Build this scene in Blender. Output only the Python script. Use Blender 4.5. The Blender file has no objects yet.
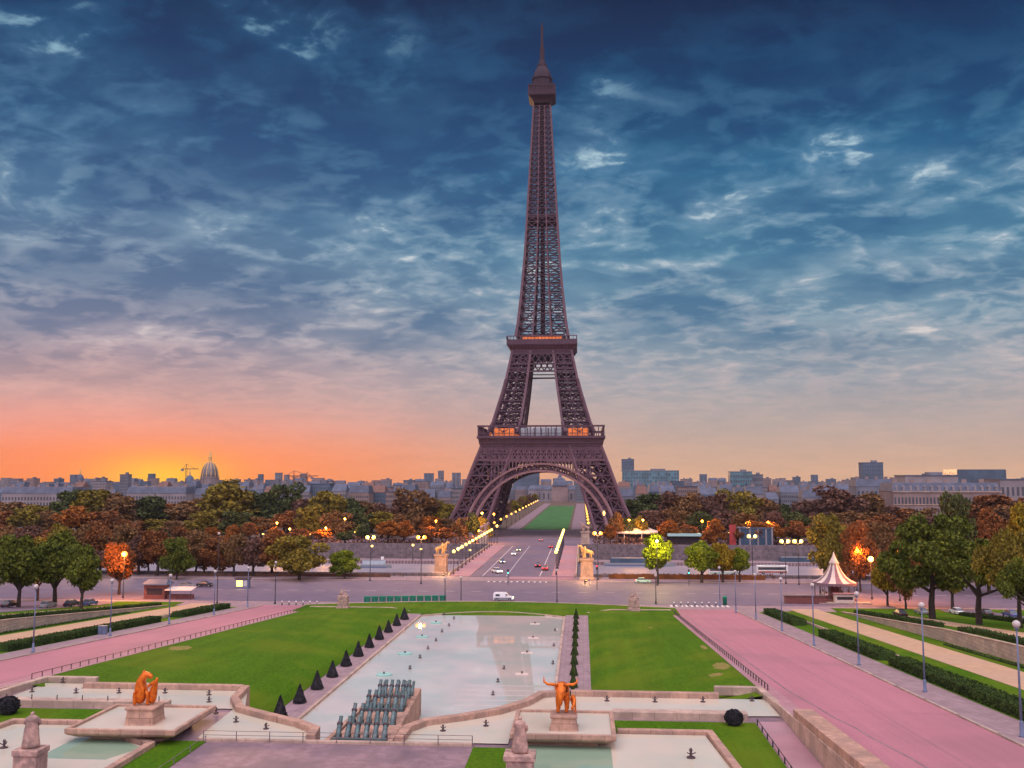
import bpy, bmesh, math, random
import numpy as np
from mathutils import Vector, Matrix
R = math.radians
rnd = random.Random(7)
S = bpy.context.scene
C = S.collection
F, CZ = 960.0, 34.0
TH = math.atan(94 / F)
YAW = math.atan(70 * math.cos(TH) / F)

# ------------------------------------------------------------ camera
cd = bpy.data.cameras.new('camera'); cam = bpy.data.objects.new('camera', cd); C.objects.link(cam)
cam.location = (0, 0, CZ); cam.rotation_euler = (math.pi / 2 + TH, 0, YAW)
cd.sensor_width = 36; cd.lens = 36 * F / 1024; cd.clip_start = 1; cd.clip_end = 30000
S.camera = cam
S.render.resolution_x, S.render.resolution_y = 1024, 768

# ------------------------------------------------------------ world
SUN_AZ = R(24.0) + YAW - R(4.1)       # to the viewer's left of the axis
SUN_EL = R(0.9)
def lin(r, g, b):
    f = lambda c: (c / 12.92 if c <= .04045 else ((c + .055) / 1.055) ** 2.4)
    return tuple(f(v / 255) for v in (r, g, b))

class NT:
    """small helper for node trees"""
    def __init__(s, nt): s.nt = nt; nt.nodes.clear()
    def n(s, t, **k):
        o = s.nt.nodes.new(t)
        for a, v in k.items(): setattr(o, a, v)
        return o
    def put(s, sock, v):
        if hasattr(v, 'is_linked') or isinstance(v, bpy.types.NodeSocket): s.nt.links.new(v, sock)
        else:
            try: sock.default_value = v
            except Exception: sock.default_value = tuple(v) + (1,)
    def m(s, op, a, b=None, c=None, clamp=False):
        o = s.n('ShaderNodeMath', operation=op, use_clamp=clamp)
        for i, v in enumerate((a, b, c)):
            if v is not None: s.put(o.inputs[i], v)
        return o.outputs[0]
    def mix(s, f, a, b, mode='MIX'):
        o = s.n('ShaderNodeMix', data_type='RGBA', blend_type=mode)
        s.put(o.inputs[0], f); s.put(o.inputs[6], a); s.put(o.inputs[7], b)
        return o.outputs[2]
    def rng(s, v, a, b, c=0, d=1, smooth=True):
        o = s.n('ShaderNodeMapRange', interpolation_type='SMOOTHSTEP' if smooth else 'LINEAR')
        for i, x in enumerate((v, a, b, c, d)): s.put(o.inputs[i], x)
        return o.outputs[0]
    def ramp(s, v, stops, interp='LINEAR'):
        o = s.n('ShaderNodeValToRGB'); cr = o.color_ramp; cr.interpolation = interp
        s.put(o.inputs[0], v)
        while len(cr.elements) < len(stops): cr.elements.new(0.5)
        for e, (p, c) in zip(cr.elements, stops): e.position = p; e.color = tuple(c) + (1,)
        return o.outputs[0]
    def noise(s, vec, scale, detail=3, rough=.55, dist=0):
        o = s.n('ShaderNodeTexNoise')
        if vec is not None: s.put(o.inputs['Vector'], vec)
        o.inputs['Scale'].default_value = scale; o.inputs['Detail'].default_value = detail
        o.inputs['Roughness'].default_value = rough; o.inputs['Distortion'].default_value = dist
        return o.outputs['Fac']

W = bpy.data.worlds.new('World'); S.world = W; W.use_nodes = True
w = NT(W.node_tree)
tc = w.n('ShaderNodeTexCoord').outputs['Generated']
sx = w.n('ShaderNodeSeparateXYZ'); w.put(sx.inputs[0], tc)
dx, dy, dz = sx.outputs
el = w.m('MULTIPLY', w.m('ARCSINE', dz), 57.2958)
az = w.m('MULTIPLY', w.m('ARCTAN2', dx, dy), 57.2958)          # degrees right of the axis
e40 = w.m('DIVIDE', el, 40, clamp=True)
sun_side = w.rng(az, -30, 8, 1, 0)
def st(l): return [(p / 40, lin(*c)) for p, c in l]
left = w.ramp(e40, st([(0, (250, 140, 74)), (1.3, (248, 136, 92)), (2.7, (238, 150, 132)), (4.6, (210, 160, 156)), (8, (160, 154, 170)), (11, (112, 140, 166)),
                       (15, (74, 120, 155)), (19.5, (36, 95, 136)), (24, (10, 64, 106)), (28.5, (4, 40, 76)), (40, (5, 30, 62))]))
right = w.ramp(e40, st([(0, (226, 176, 138)), (1.6, (208, 172, 148)), (3.2, (190, 170, 160)), (5.5, (166, 167, 172)), (9, (122, 154, 172)), (13, (82, 135, 163)),
                        (18, (40, 105, 144)), (23, (10, 73, 114)), (28, (2, 38, 74)), (40, (5, 30, 62))]))
base = w.mix(sun_side, right, left)
# cloud deck seen in perspective: project the view ray on a flat layer
den = w.m('ADD', w.m('MAXIMUM', dz, 0.0), 0.19)
cv = w.n('ShaderNodeCombineXYZ')
w.put(cv.inputs[0], w.m('DIVIDE', dx, den)); w.put(cv.inputs[1], w.m('DIVIDE', dy, den)); cv.inputs[2].default_value = 3.7
mp = w.n('ShaderNodeMapping'); mp.inputs['Rotation'].default_value = (0, 0, R(24)); mp.inputs['Scale'].default_value = (1.45, 1.6, 1)
w.put(mp.inputs[0], cv.outputs[0]); uv = mp.outputs[0]
big = w.noise(uv, 1.25, 3, .5, .35)
med = w.noise(uv, 3.0, 5, .5, .3)
fine = w.noise(uv, 8.5, 6, .58, .3)
rid = w.noise(uv, 2.6, 4, .55, .5)
vein = w.rng(w.m('ABSOLUTE', w.m('SUBTRACT', rid, .5)), .0, .13, 1, 0)
vein = w.m('MULTIPLY', vein, w.rng(fine, .34, .62, .15, 1))
lump = w.m('ADD', w.m('MULTIPLY', vein, .30), w.m('ADD', w.m('MULTIPLY', med, .86), w.m('MULTIPLY', fine, .27)))   # light in the gaps between the lumps
fade = w.rng(el, 2.0, 10, .12, 1)
dark = w.m('ADD', w.rng(big, .36, .64, .72, 0), w.m('ADD', w.rng(lump, .42, .74, .50, 0), w.rng(fine, .36, .6, .10, 0)))
dark = w.m('MULTIPLY', w.m('MULTIPLY', dark, fade), .92, clamp=True)
dcol = w.mix(1.0, base, (.33, .54, .72), 'MULTIPLY')
base = w.mix(dark, base, dcol)
lightn = w.m('MULTIPLY', w.rng(lump, .52, 1.0), w.m('MULTIPLY', fade, w.rng(big, .30, .56, .25, 1)))
lcol = w.ramp(e40, st([(0, (255, 190, 140)), (4, (236, 184, 166)), (8, (206, 196, 198)), (13, (168, 188, 202)), (18, (108, 150, 180)), (24, (42, 96, 138)), (30, (10, 54, 96))]))
base = w.mix(w.m('MULTIPLY', lightn, .5, clamp=True), base, lcol)
brk = w.m('MULTIPLY', w.rng(lump, .82, 1.04), w.rng(fine, .46, .68))
brk = w.m('MULTIPLY', brk, w.rng(big, .44, .62))
brk = w.m('MULTIPLY', w.m('MULTIPLY', brk, w.rng(el, 4, 10)), w.rng(el, 34, 20, .3, 1.0))
brk_col = w.ramp(e40, st([(0, (255, 210, 170)), (8, (226, 216, 212)), (14, (206, 218, 222)), (22, (160, 200, 216)), (30, (80, 140, 172))]))
base = w.mix(w.m('MULTIPLY', brk, 1.0, clamp=True), base, brk_col)
# glow round the rising sun
da = w.m('DIVIDE', w.m('SUBTRACT', az, -math.degrees(SUN_AZ)), 3.3)
de = w.m('DIVIDE', el, 1.2)
g1 = w.m('EXPONENT', w.m('MULTIPLY', w.m('ADD', w.m('MULTIPLY', da, da), w.m('MULTIPLY', de, de)), -1))
da2 = w.m('DIVIDE', da, 4.2); de2 = w.m('DIVIDE', de, 2.1)
g2 = w.m('EXPONENT', w.m('MULTIPLY', w.m('ADD', w.m('MULTIPLY', da2, da2), w.m('MULTIPLY', de2, de2)), -1))
base = w.mix(w.m('MULTIPLY', g2, .62), base, lin(255, 132, 46))
base = w.mix(w.m('MULTIPLY', g1, 1.0, clamp=True), base, lin(255, 196, 10))
# extra pale sky brightness added overhead and behind the viewer to light the ground
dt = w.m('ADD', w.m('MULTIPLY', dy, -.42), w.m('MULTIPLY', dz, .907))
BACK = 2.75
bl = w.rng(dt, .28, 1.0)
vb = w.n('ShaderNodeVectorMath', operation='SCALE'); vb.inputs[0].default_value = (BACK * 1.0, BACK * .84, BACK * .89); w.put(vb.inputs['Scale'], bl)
sky = w.n('ShaderNodeTexSky', sky_type='NISHITA', sun_disc=False); sky.sun_elevation = SUN_EL; sky.sun_rotation = -SUN_AZ
vs = w.n('ShaderNodeVectorMath', operation='SCALE'); w.put(vs.inputs[0], sky.outputs[0]); vs.inputs['Scale'].default_value = .008
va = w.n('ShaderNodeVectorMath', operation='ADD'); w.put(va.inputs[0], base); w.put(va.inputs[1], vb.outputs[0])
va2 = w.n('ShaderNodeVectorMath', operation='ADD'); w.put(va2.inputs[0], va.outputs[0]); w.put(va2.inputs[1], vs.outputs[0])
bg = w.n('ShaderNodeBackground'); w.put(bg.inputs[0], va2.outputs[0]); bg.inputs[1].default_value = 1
wo = w.n('ShaderNodeOutputWorld'); w.nt.links.new(bg.outputs[0], wo.inputs[0])
W.cycles.sampling_method = 'MANUAL'; W.cycles.sample_map_resolution = 512

# ------------------------------------------------------------ sun
sl = bpy.data.lights.new('sun', 'SUN'); so = bpy.data.objects.new('sun', sl); C.objects.link(so)
sl.energy = 1.1; sl.specular_factor = .15; sl.angle = R(10); sl.color = (1, .52, .24)
sv = Vector((-math.sin(SUN_AZ), math.cos(SUN_AZ), math.tan(R(5))))
so.rotation_euler = sv.to_track_quat('Z', 'Y').to_euler(); so.location = (-300, 300, 200)

# ------------------------------------------------------------ exposure
S.view_settings.view_transform = 'Standard'; S.view_settings.look = 'None'
S.view_settings.exposure = 0; S.view_settings.gamma = 1; S.view_settings.use_curve_mapping = False
S.render.engine = 'CYCLES'
S.cycles.use_denoising = True; S.cycles.max_bounces = 6; S.cycles.diffuse_bounces = 3
S.cycles.sample_clamp_indirect = 4; S.cycles.volume_bounces = 0

# ------------------------------------------------------------ where pixels of the photo land on level planes
_fw = Vector((-math.sin(YAW) * math.cos(TH), math.cos(YAW) * math.cos(TH), math.sin(TH)))
_rt = Vector((math.cos(YAW), math.sin(YAW), 0)); _up = _rt.cross(_fw)
def ray(px, py): return _fw + _rt * ((px - 512) / F) + _up * ((384 - py) / F)
def P(px, py, z=0.0):
    d = ray(px, py); t = (z - CZ) / d.z; return (d.x * t, d.y * t)
def AT(px, py, Y):
    d = ray(px, py); t = Y / d.y; return (d.x * t, CZ + d.z * t)
def pix(p):
    v = Vector(p) - Vector((0, 0, CZ)); k = v.dot(_fw); return (512 + F * v.dot(_rt) / k, 384 - F * v.dot(_up) / k)
AX = -24.0
def on(px, py, zf):
    y = 150.0
    for _ in range(40): x, y = P(px, py, zf(y))
    return x, y

# ------------------------------------------------------------ materials
MAT = {}
def mat(name, col, var=.18, scale=1.5, rough=.8, metal=0, emit=None, es=1, bump=0, spec=.3, col2=None, big=None, brick=None, island=0, trans=0, streak=None):
    m = bpy.data.materials.new(name); m.use_nodes = True; t = NT(m.node_tree)
    pos = t.n('ShaderNodeNewGeometry'); pv = pos.outputs['Position']
    b = t.n('ShaderNodeBsdfPrincipled'); o = t.n('ShaderNodeOutputMaterial'); t.nt.links.new(b.outputs[0], o.inputs[0])
    c2 = col2 or tuple(max(0, c * (1 - var)) for c in col); c1 = col if col2 else tuple(min(1, c * (1 + var)) for c in col)
    nz = t.noise(pv, scale, 5, .6)
    c = t.mix(t.rng(nz, .32, .68), c2, c1)
    if big:
        n2 = t.noise(pv, big[0], 3, .5)
        c = t.mix(t.m('MULTIPLY', t.rng(n2, .42, .66), big[2] if len(big) > 2 else .6), c, big[1])
    if brick:
        br = t.n('ShaderNodeTexBrick'); vv = t.n('ShaderNodeMapping'); t.put(vv.inputs[0], pv)
        sp = t.n('ShaderNodeSeparateXYZ'); t.put(sp.inputs[0], pv); cb = t.n('ShaderNodeCombineXYZ')
        if brick[0] == 'v':
            t.put(cb.inputs[0], t.m('ADD', sp.outputs[0], sp.outputs[1])); t.put(cb.inputs[1], sp.outputs[2])
        else:
            t.put(cb.inputs[0], sp.outputs[1]); t.put(cb.inputs[1], sp.outputs[0])
        t.put(br.inputs['Vector'], cb.outputs[0]); br.inputs['Scale'].default_value = 1
        br.inputs['Brick Width'].default_value = brick[1]; br.inputs['Row Height'].default_value = brick[2]
        br.inputs['Mortar Size'].default_value = brick[3]; br.inputs['Color1'].default_value = (1, 1, 1, 1)
        br.inputs['Color2'].default_value = (.84, .84, .84, 1); br.inputs['Mortar'].default_value = (.55, .52, .5, 1)
        c = t.mix(1.0, c, br.outputs['Color'], 'MULTIPLY')
    if streak:
        ms = t.n('ShaderNodeMapping'); t.put(ms.inputs[0], pv); ms.inputs['Scale'].default_value = (streak[0], .03, .2)
        sn = t.noise(ms.outputs[0], 1.0, 4, .65); k = streak[1]
        c = t.mix(1.0, c, t.ramp(sn, [(.3, (1 - k,) * 3), (.5, (1, 1, 1)), (.7, (1 + k,) * 3)]), 'MULTIPLY')
    if island:
        ri = pos.outputs['Random Per Island']
        c = t.mix(1.0, c, t.ramp(ri, [(0, (1 - island,) * 3), (.5, (1, 1, 1)), (1, (1 + island, 1 + island * .9, 1 + island * .4))]), 'MULTIPLY')
    t.put(b.inputs['Base Color'], c)
    b.inputs['Roughness'].default_value = rough; b.inputs['Metallic'].default_value = metal
    b.inputs['Specular IOR Level'].default_value = spec
    if trans: b.inputs['Transmission Weight'].default_value = trans
    if emit: b.inputs['Emission Color'].default_value = tuple(emit) + (1,); b.inputs['Emission Strength'].default_value = es
    if bump:
        bp = t.n('ShaderNodeBump'); bp.inputs['Strength'].default_value = bump; bp.inputs['Distance'].default_value = .05
        t.put(bp.inputs['Height'], t.noise(pv, scale * 4, 4, .6)); t.put(b.inputs['Normal'], bp.outputs[0])
    MAT[name] = m; return m
mat('lawn', (.074, .166, .007), col2=(.038, .100, .005), scale=2.6, rough=.95, bump=1.0, big=(.09, (.100, .155, .010), .8), spec=.05, streak=(.5, .12))
mat('far_lawn', (.055, .15, .055), scale=.1, rough=.95, spec=.05)
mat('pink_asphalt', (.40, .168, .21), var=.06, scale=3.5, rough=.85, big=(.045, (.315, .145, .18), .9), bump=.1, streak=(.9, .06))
mat('asphalt', (.15, .118, .168), var=.10, scale=.25, rough=.7, big=(.03, (.19, .145, .18), .6))
mat('pavement', (.31, .22, .245), var=.10, scale=.5, rough=.85, brick=('h', 1.2, .8, .02))
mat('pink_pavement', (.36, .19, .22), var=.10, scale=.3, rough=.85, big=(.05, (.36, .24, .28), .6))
mat('terrace_paving', (.25, .165, .19), var=.16, scale=1.2, rough=.6, big=(.22, (.17, .12, .145), .85), bump=.3, streak=(.6, .12))
mat('bare_earth', (.26, .18, .06), col2=(.13, .16, .02), scale=1.2, rough=.95)
mat('sand', (.48, .31, .20), var=.10, scale=.6, rough=.95, big=(.1, (.44, .30, .22), .6))
mat('stone', (.47, .29, .225), var=.16, scale=1.6, rough=.85, bump=.4, big=(.5, (.30, .20, .17), .75), brick=('v', 2.2, 5, .035))
mat('pale_stone', (.50, .36, .30), var=.14, scale=1.4, rough=.85, bump=.4, big=(.4, (.33, .245, .21), .75), brick=('v', 2.4, 5, .03))
mat('wall_stone', (.46, .36, .31), var=.12, scale=.8, rough=.9, big=(.25, (.33, .28, .27), .8), brick=('v', 1.9, .62, .03))
mat('quay_stone', (.175, .14, .16), var=.25, scale=.5, rough=.9, brick=('v', 3, 1.1, .06))
mat('statue_stone', (.46, .30, .26), var=.25, scale=2.2, rough=.9, bump=.8, big=(1.2, (.24, .17, .16), .85))
mat('gilded', (.80, .20, .016), col2=(.52, .10, .01), scale=2.5, rough=.4, metal=.5, bump=.5, spec=.5)
mat('gold_stone', (.72, .42, .16), var=.2, scale=1.2, rough=.7)
mat('bronze', (.12, .19, .20), col2=(.07, .11, .13), scale=2, rough=.5, metal=.3, big=(.8, (.18, .24, .25), .6))
mat('bronze_dark', (.075, .05, .06), scale=3, rough=.6)
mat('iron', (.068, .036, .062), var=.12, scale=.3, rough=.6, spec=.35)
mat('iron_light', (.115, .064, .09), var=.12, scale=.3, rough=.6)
mat('iron_lit', (.19, .112, .13), var=.12, scale=.3, rough=.6)  # paler iron for the arch bands, their lit look put into the colour
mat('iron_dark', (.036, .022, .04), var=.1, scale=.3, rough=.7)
mat('black_metal', (.035, .035, .05), rough=.5)
mat('lamp_grey', (.13, .16, .27), rough=.5, var=.08)
mat('rail_grey', (.16, .12, .14), rough=.6)
mat('globe', (.50, .46, .47), var=.03, rough=.35)
mat('warm_light', (1, .6, .2), var=0, emit=(1, .46, .07), es=2.6)
mat('orange_light', (1, .4, .1), var=0, emit=(1, .30, .025), es=3.0)
mat('yellow_light', (1, .8, .3), var=0, emit=(1, .66, .13), es=2.8)
mat('lit_room', (.5, .15, .05), var=.4, scale=.5, emit=(1, .22, .045), es=.45)
mat('red_light', (1, .1, .1), var=0, emit=(1, .03, .06), es=4)
mat('head_light', (1, .9, .6), var=0, emit=(1, .8, .35), es=8)
mat('green_light', (.1, 1, .6), var=0, emit=(.05, 1, .55), es=4)
mat('glass', (.10, .14, .2), var=.1, rough=.12, spec=.8)
mat('pale_glass', (.42, .48, .56), var=.1, scale=.4, rough=.2, spec=.6)
mat('teal_glass', (.09, .19, .25), var=.25, scale=.08, rough=.25, spec=.6)
mat('dark_glass', (.05, .09, .15), var=.2, scale=.1, rough=.2, spec=.6)
mat('facade_pale', (.25, .22, .245), var=.15, scale=.08, rough=.9)
mat('facade_grey', (.17, .175, .22), var=.15, scale=.08, rough=.9)
mat('facade_pink', (.26, .19, .19), var=.15, scale=.08, rough=.9)
mat('facade_blue', (.10, .14, .21), var=.2, scale=.05, rough=.9)
mat('slate', (.09, .105, .16), var=.2, scale=.2, rough=.7)
mat('red_roof', (.16, .085, .075), var=.15, scale=.3, rough=.8)
mat('gold_dome', (.20, .165, .14), col2=(.13, .135, .18), scale=.15, rough=.5, metal=.3)
mat('window_dark', (.06, .065, .09), var=.2, scale=.3, rough=.3, spec=.6)
mat('white_paint', (.78, .76, .78), var=.04, rough=.5)
mat('marking', (.70, .62, .62), var=.1, scale=2, rough=.8)
mat('cream_cloth', (.62, .50, .45), var=.06, rough=.8)
mat('plum_cloth', (.20, .12, .15), var=.1, rough=.8)
mat('dark_inside', (.04, .028, .035), var=.2, rough=.8)
mat('brown_wood', (.18, .06, .055), var=.2, scale=2, rough=.7)
mat('green_paint', (.012, .20, .12), var=.15, scale=1, rough=.6)
mat('green_dark', (.02, .13, .09), rough=.6)
mat('tyre', (.02, .02, .022), rough=.9)
for nm, c in dict(car_black=(.02, .02, .03), car_grey=(.22, .23, .26), car_blue=(.07, .12, .28), car_red=(.36, .04, .04), car_white=(.75, .75, .78), car_teal=(.35, .55, .56)).items():
    mat(nm, c, var=.02, rough=.3, spec=.6)
mat('bark', (.05, .035, .032), var=.3, scale=2, rough=.95)
mat('soil', (.11, .075, .06), var=.3, scale=.5, rough=.95)
mat('pool_step', (.60, .52, .49), var=.06, rough=.15, spec=.7)
mat('pool_floor_teal', (.25, .46, .42), var=.1, scale=.5, rough=.8)
leafs = dict(leaf_green=((.125, .145, .022), (.062, .085, .016)), leaf_lime=((.20, .24, .02), (.10, .15, .015)), leaf_olive=((.24, .185, .03), (.13, .108, .022)),
             leaf_rust=((.26, .105, .038), (.145, .06, .028)), leaf_brown=((.215, .118, .05), (.125, .072, .038)), leaf_plum=((.165, .088, .066), (.10, .056, .05)),
             leaf_orange=((.34, .125, .026), (.2, .07, .02)), leaf_dark=((.085, .105, .038), (.05, .065, .028)), leaf_gold=((.30, .22, .02), (.18, .13, .015)),
             leaf_yew=((.05, .046, .058), (.028, .028, .036)), leaf_hedge=((.05, .085, .02), (.028, .05, .016)))
for nm, (a, b_) in leafs.items(): mat(nm, a, col2=b_, scale=.35, rough=.9, island=.35, spec=.1)

# shallow water over a pale floor
def water(name, floor, tint, r=.04, bs=.04, sc=1.2, ior=1.33):
    m = bpy.data.materials.new(name); m.use_nodes = True; t = NT(m.node_tree)
    pv = t.n('ShaderNodeNewGeometry').outputs['Position']
    b = t.n('ShaderNodeBsdfPrincipled'); o = t.n('ShaderNodeOutputMaterial'); t.nt.links.new(b.outputs[0], o.inputs[0])
    t.put(b.inputs['Base Color'], t.mix(t.rng(t.noise(pv, .08, 4, .6), .35, .65), floor, tint))
    b.inputs['Roughness'].default_value = r; b.inputs['IOR'].default_value = ior
    bp = t.n('ShaderNodeBump'); bp.inputs['Strength'].default_value = bs; bp.inputs['Distance'].default_value = .03
    t.put(bp.inputs['Height'], t.noise(pv, sc, 4, .6)); t.put(b.inputs['Normal'], bp.outputs[0])
    MAT[name] = m
water('pool_water', (.46, .49, .44), (.60, .52, .47), .02, .010, ior=1.9)
water('channel_water', (.60, .51, .41), (.49, .48, .39), .05, .06)
water('shaded_green_water', (.22, .33, .24), (.30, .38, .27), .05, .06)  # greener, darker water colour for the parts shaded by the bowls
water('river_water', (.30, .26, .30), (.24, .22, .27), .45, .3, .5)

# ------------------------------------------------------------ mesh building
def link(o, parent=None):
    C.objects.link(o)
    if parent: o.parent = parent
    return o
class MB:
    def __init__(s): s.v = []; s.f = []
    def add(s, vs, fs):
        k = len(s.v); s.v += [tuple(p) for p in vs]; s.f += [tuple(i + k for i in f) for f in fs]; return s
    def box(s, x, y, z, a, b, c, rz=0):
        """centre x,y; base z; sizes a,b,c"""
        co, si = math.cos(rz), math.sin(rz)
        pts = [(x + i * a / 2 * co - j * b / 2 * si, y + i * a / 2 * si + j * b / 2 * co, z + k * c) for k in (0, 1) for i, j in ((-1, -1), (1, -1), (1, 1), (-1, 1))]
        return s.add(pts, [(3, 2, 1, 0), (4, 5, 6, 7), (0, 1, 5, 4), (1, 2, 6, 5), (2, 3, 7, 6), (3, 0, 4, 7)])
    def bar(s, p, q, w_, h_=None):
        p, q = Vector(p), Vector(q); d = (q - p)
        if d.length < 1e-6: return s
        d.normalize(); u = d.cross(Vector((0, 0, 1)) if abs(d.z) < .95 else Vector((0, 1, 0))).normalized(); v = d.cross(u)
        u = u * w_ / 2; v = v * (h_ or w_) / 2
        pts = [e + a * u + b * v for e in (p, q) for a, b in ((-1, -1), (1, -1), (1, 1), (-1, 1))]
        return s.add(pts, [(3, 2, 1, 0), (4, 5, 6, 7), (0, 1, 5, 4), (1, 2, 6, 5), (2, 3, 7, 6), (3, 0, 4, 7)])
    def tube(s, pts, rs, n=8, cap=True):
        pts = [Vector(p) for p in pts]; rs = rs if hasattr(rs, '__len__') else [rs] * len(pts); k = len(s.v); ring = []
        for i, p in enumerate(pts):
            d = (pts[min(i + 1, len(pts) - 1)] - pts[max(i - 1, 0)]).normalized()
            u = d.cross(Vector((0, 0, 1)) if abs(d.z) < .95 else Vector((0, 1, 0))).normalized(); v = d.cross(u)
            for j in range(n):
                a = 2 * math.pi * j / n; s.v.append(tuple(p + (u * math.cos(a) + v * math.sin(a)) * rs[i]))
        for i in range(len(pts) - 1):
            for j in range(n):
                a, b = k + i * n + j, k + i * n + (j + 1) % n; s.f.append((a, b, b + n, a + n))
        if cap:
            s.f.append(tuple(k + j for j in range(n - 1, -1, -1))); s.f.append(tuple(k + (len(pts) - 1) * n + j for j in range(n)))
        return s
    def lathe(s, prof, n=16, x=0, y=0, z=0, sq=False):
        """prof: list of (radius, height); sq: square plan"""
        k = len(s.v); off = math.pi / n if sq else 0; kk = 1 / math.cos(math.pi / n) if sq else 1
        for r, h in prof:
            for j in range(n):
                a = 2 * math.pi * j / n + off; s.v.append((x + r * kk * math.cos(a), y + r * kk * math.sin(a), z + h))
        for i in range(len(prof) - 1):
            for j in range(n):
                a, b = k + i * n + j, k + i * n + (j + 1) % n; s.f.append((a, b, b + n, a + n))
        s.f.append(tuple(k + j for j in range(n - 1, -1, -1))); s.f.append(tuple(k + (len(prof) - 1) * n + j for j in range(n)))
        return s
    def prism(s, poly, z0, z1):
        n = len(poly); k = len(s.v)
        s.v += [(x, y, z0) for x, y in poly] + [(x, y, z1) for x, y in poly]
        s.f.append(tuple(k + i for i in range(n - 1, -1, -1))); s.f.append(tuple(k + n + i for i in range(n)))
        for i in range(n): j = (i + 1) % n; s.f.append((k + i, k + j, k + n + j, k + n + i))
        return s
    def grid(s, fn, nu, nv):
        k = len(s.v)
        for i in range(nu + 1):
            for j in range(nv + 1): s.v.append(tuple(fn(i / nu, j / nv)))
        for i in range(nu):
            for j in range(nv):
                a = k + i * (nv + 1) + j; s.f.append((a, a + nv + 1, a + nv + 2, a + 1))
        return s
    def wall(s, line, wd, z0, z1, closed=False):
        """a wall of width wd along a polyline of (x, y); mitred"""
        n = len(line); L = []; Rr = []
        for i, p in enumerate(line):
            p = Vector(p).to_2d() if len(p) > 2 else Vector(p)
            a = Vector(line[i - 1]) if (i or closed) else None; b = Vector(line[(i + 1) % n]) if (i < n - 1 or closed) else None
            d1 = (p - a).normalized() if a is not None else None; d2 = (b - p).normalized() if b is not None else None
            if d1 is None: d1 = d2
            if d2 is None: d2 = d1
            t = (d1 + d2); t = t.normalized() if t.length > 1e-5 else d1
            nn = Vector((-t.y, t.x)); k = wd / 2 / max(.4, nn.dot(Vector((-d1.y, d1.x))))
            L.append(p + nn * k); Rr.append(p - nn * k)
        k = len(s.v); m = n if closed else n - 1
        zz0 = z0 if callable(z0) else (lambda q: z0); zz1 = z1 if callable(z1) else (lambda q: z1)
        for a, b in zip(L, Rr):
            s.v += [(a.x, a.y, zz0(a)), (b.x, b.y, zz0(b)), (b.x, b.y, zz1(b)), (a.x, a.y, zz1(a))]
        for i in range(m):
            a = k + 4 * i; b = k + 4 * ((i + 1) % n)
            s.f += [(a + 1, b + 1, b + 2, a + 2), (b, a, a + 3, b + 3), (a + 3, a + 2, b + 2, b + 3), (a, b, b + 1, a + 1)]
        if not closed: e = k + 4 * (n - 1); s.f += [(k, k + 1, k + 2, k + 3), (e + 3, e + 2, e + 1, e)]
        return s
    def build(s, name, m, parent=None, smooth=False, bevel=0):
        me = bpy.data.meshes.new(name); me.from_pydata(s.v, [], s.f); me.update()
        if smooth:
            me.polygons.foreach_set('use_smooth', [True] * len(me.polygons))
        o = bpy.data.objects.new(name, me); me.materials.append(MAT[m] if isinstance(m, str) else m)
        link(o, parent)
        if bevel:
            b = o.modifiers.new('bevel', 'BEVEL'); b.width = bevel; b.segments = 2; b.limit_method = 'ANGLE'
        return o
def quads(name, v, m, parent=None):
    """v: array (n,4,3) of loose quads"""
    n = len(v); me = bpy.data.meshes.new(name); me.vertices.add(n * 4); me.vertices.foreach_set('co', v.astype(np.float32).ravel())
    me.loops.add(n * 4); me.loops.foreach_set('vertex_index', np.arange(n * 4, dtype=np.int32))
    me.polygons.add(n); me.polygons.foreach_set('loop_start', np.arange(0, n * 4, 4, dtype=np.int32)); me.polygons.foreach_set('loop_total', np.full(n, 4, dtype=np.int32))
    me.update(calc_edges=True); me.validate(); me.materials.append(MAT[m])
    o = bpy.data.objects.new(name, me); return link(o, parent)
def skin(name, joints, edges, m, parent=None, sub=2):
    """one continuous body grown over joints [(x,y,z,r)]"""
    me = bpy.data.meshes.new(name); me.from_pydata([j[:3] for j in joints], edges, []); me.update()
    o = bpy.data.objects.new(name, me); link(o)
    md = o.modifiers.new('skin', 'SKIN')
    me.skin_vertices[0].data[0].use_root = True
    for i, j in enumerate(joints):
        r = j[3]; me.skin_vertices[0].data[i].radius = (r, r) if not hasattr(r, '__len__') else r
    sb = o.modifiers.new('sub', 'SUBSURF'); sb.levels = sub; sb.render_levels = sub
    dg = bpy.context.evaluated_depsgraph_get(); me2 = bpy.data.meshes.new_from_object(o.evaluated_get(dg))
    o.modifiers.clear(); o.data = me2; bpy.data.meshes.remove(me); me2.name = name
    me2.materials.clear(); me2.materials.append(MAT[m]); me2.polygons.foreach_set('use_smooth', [True] * len(me2.polygons))
    if parent: o.parent = parent
    return o

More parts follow.
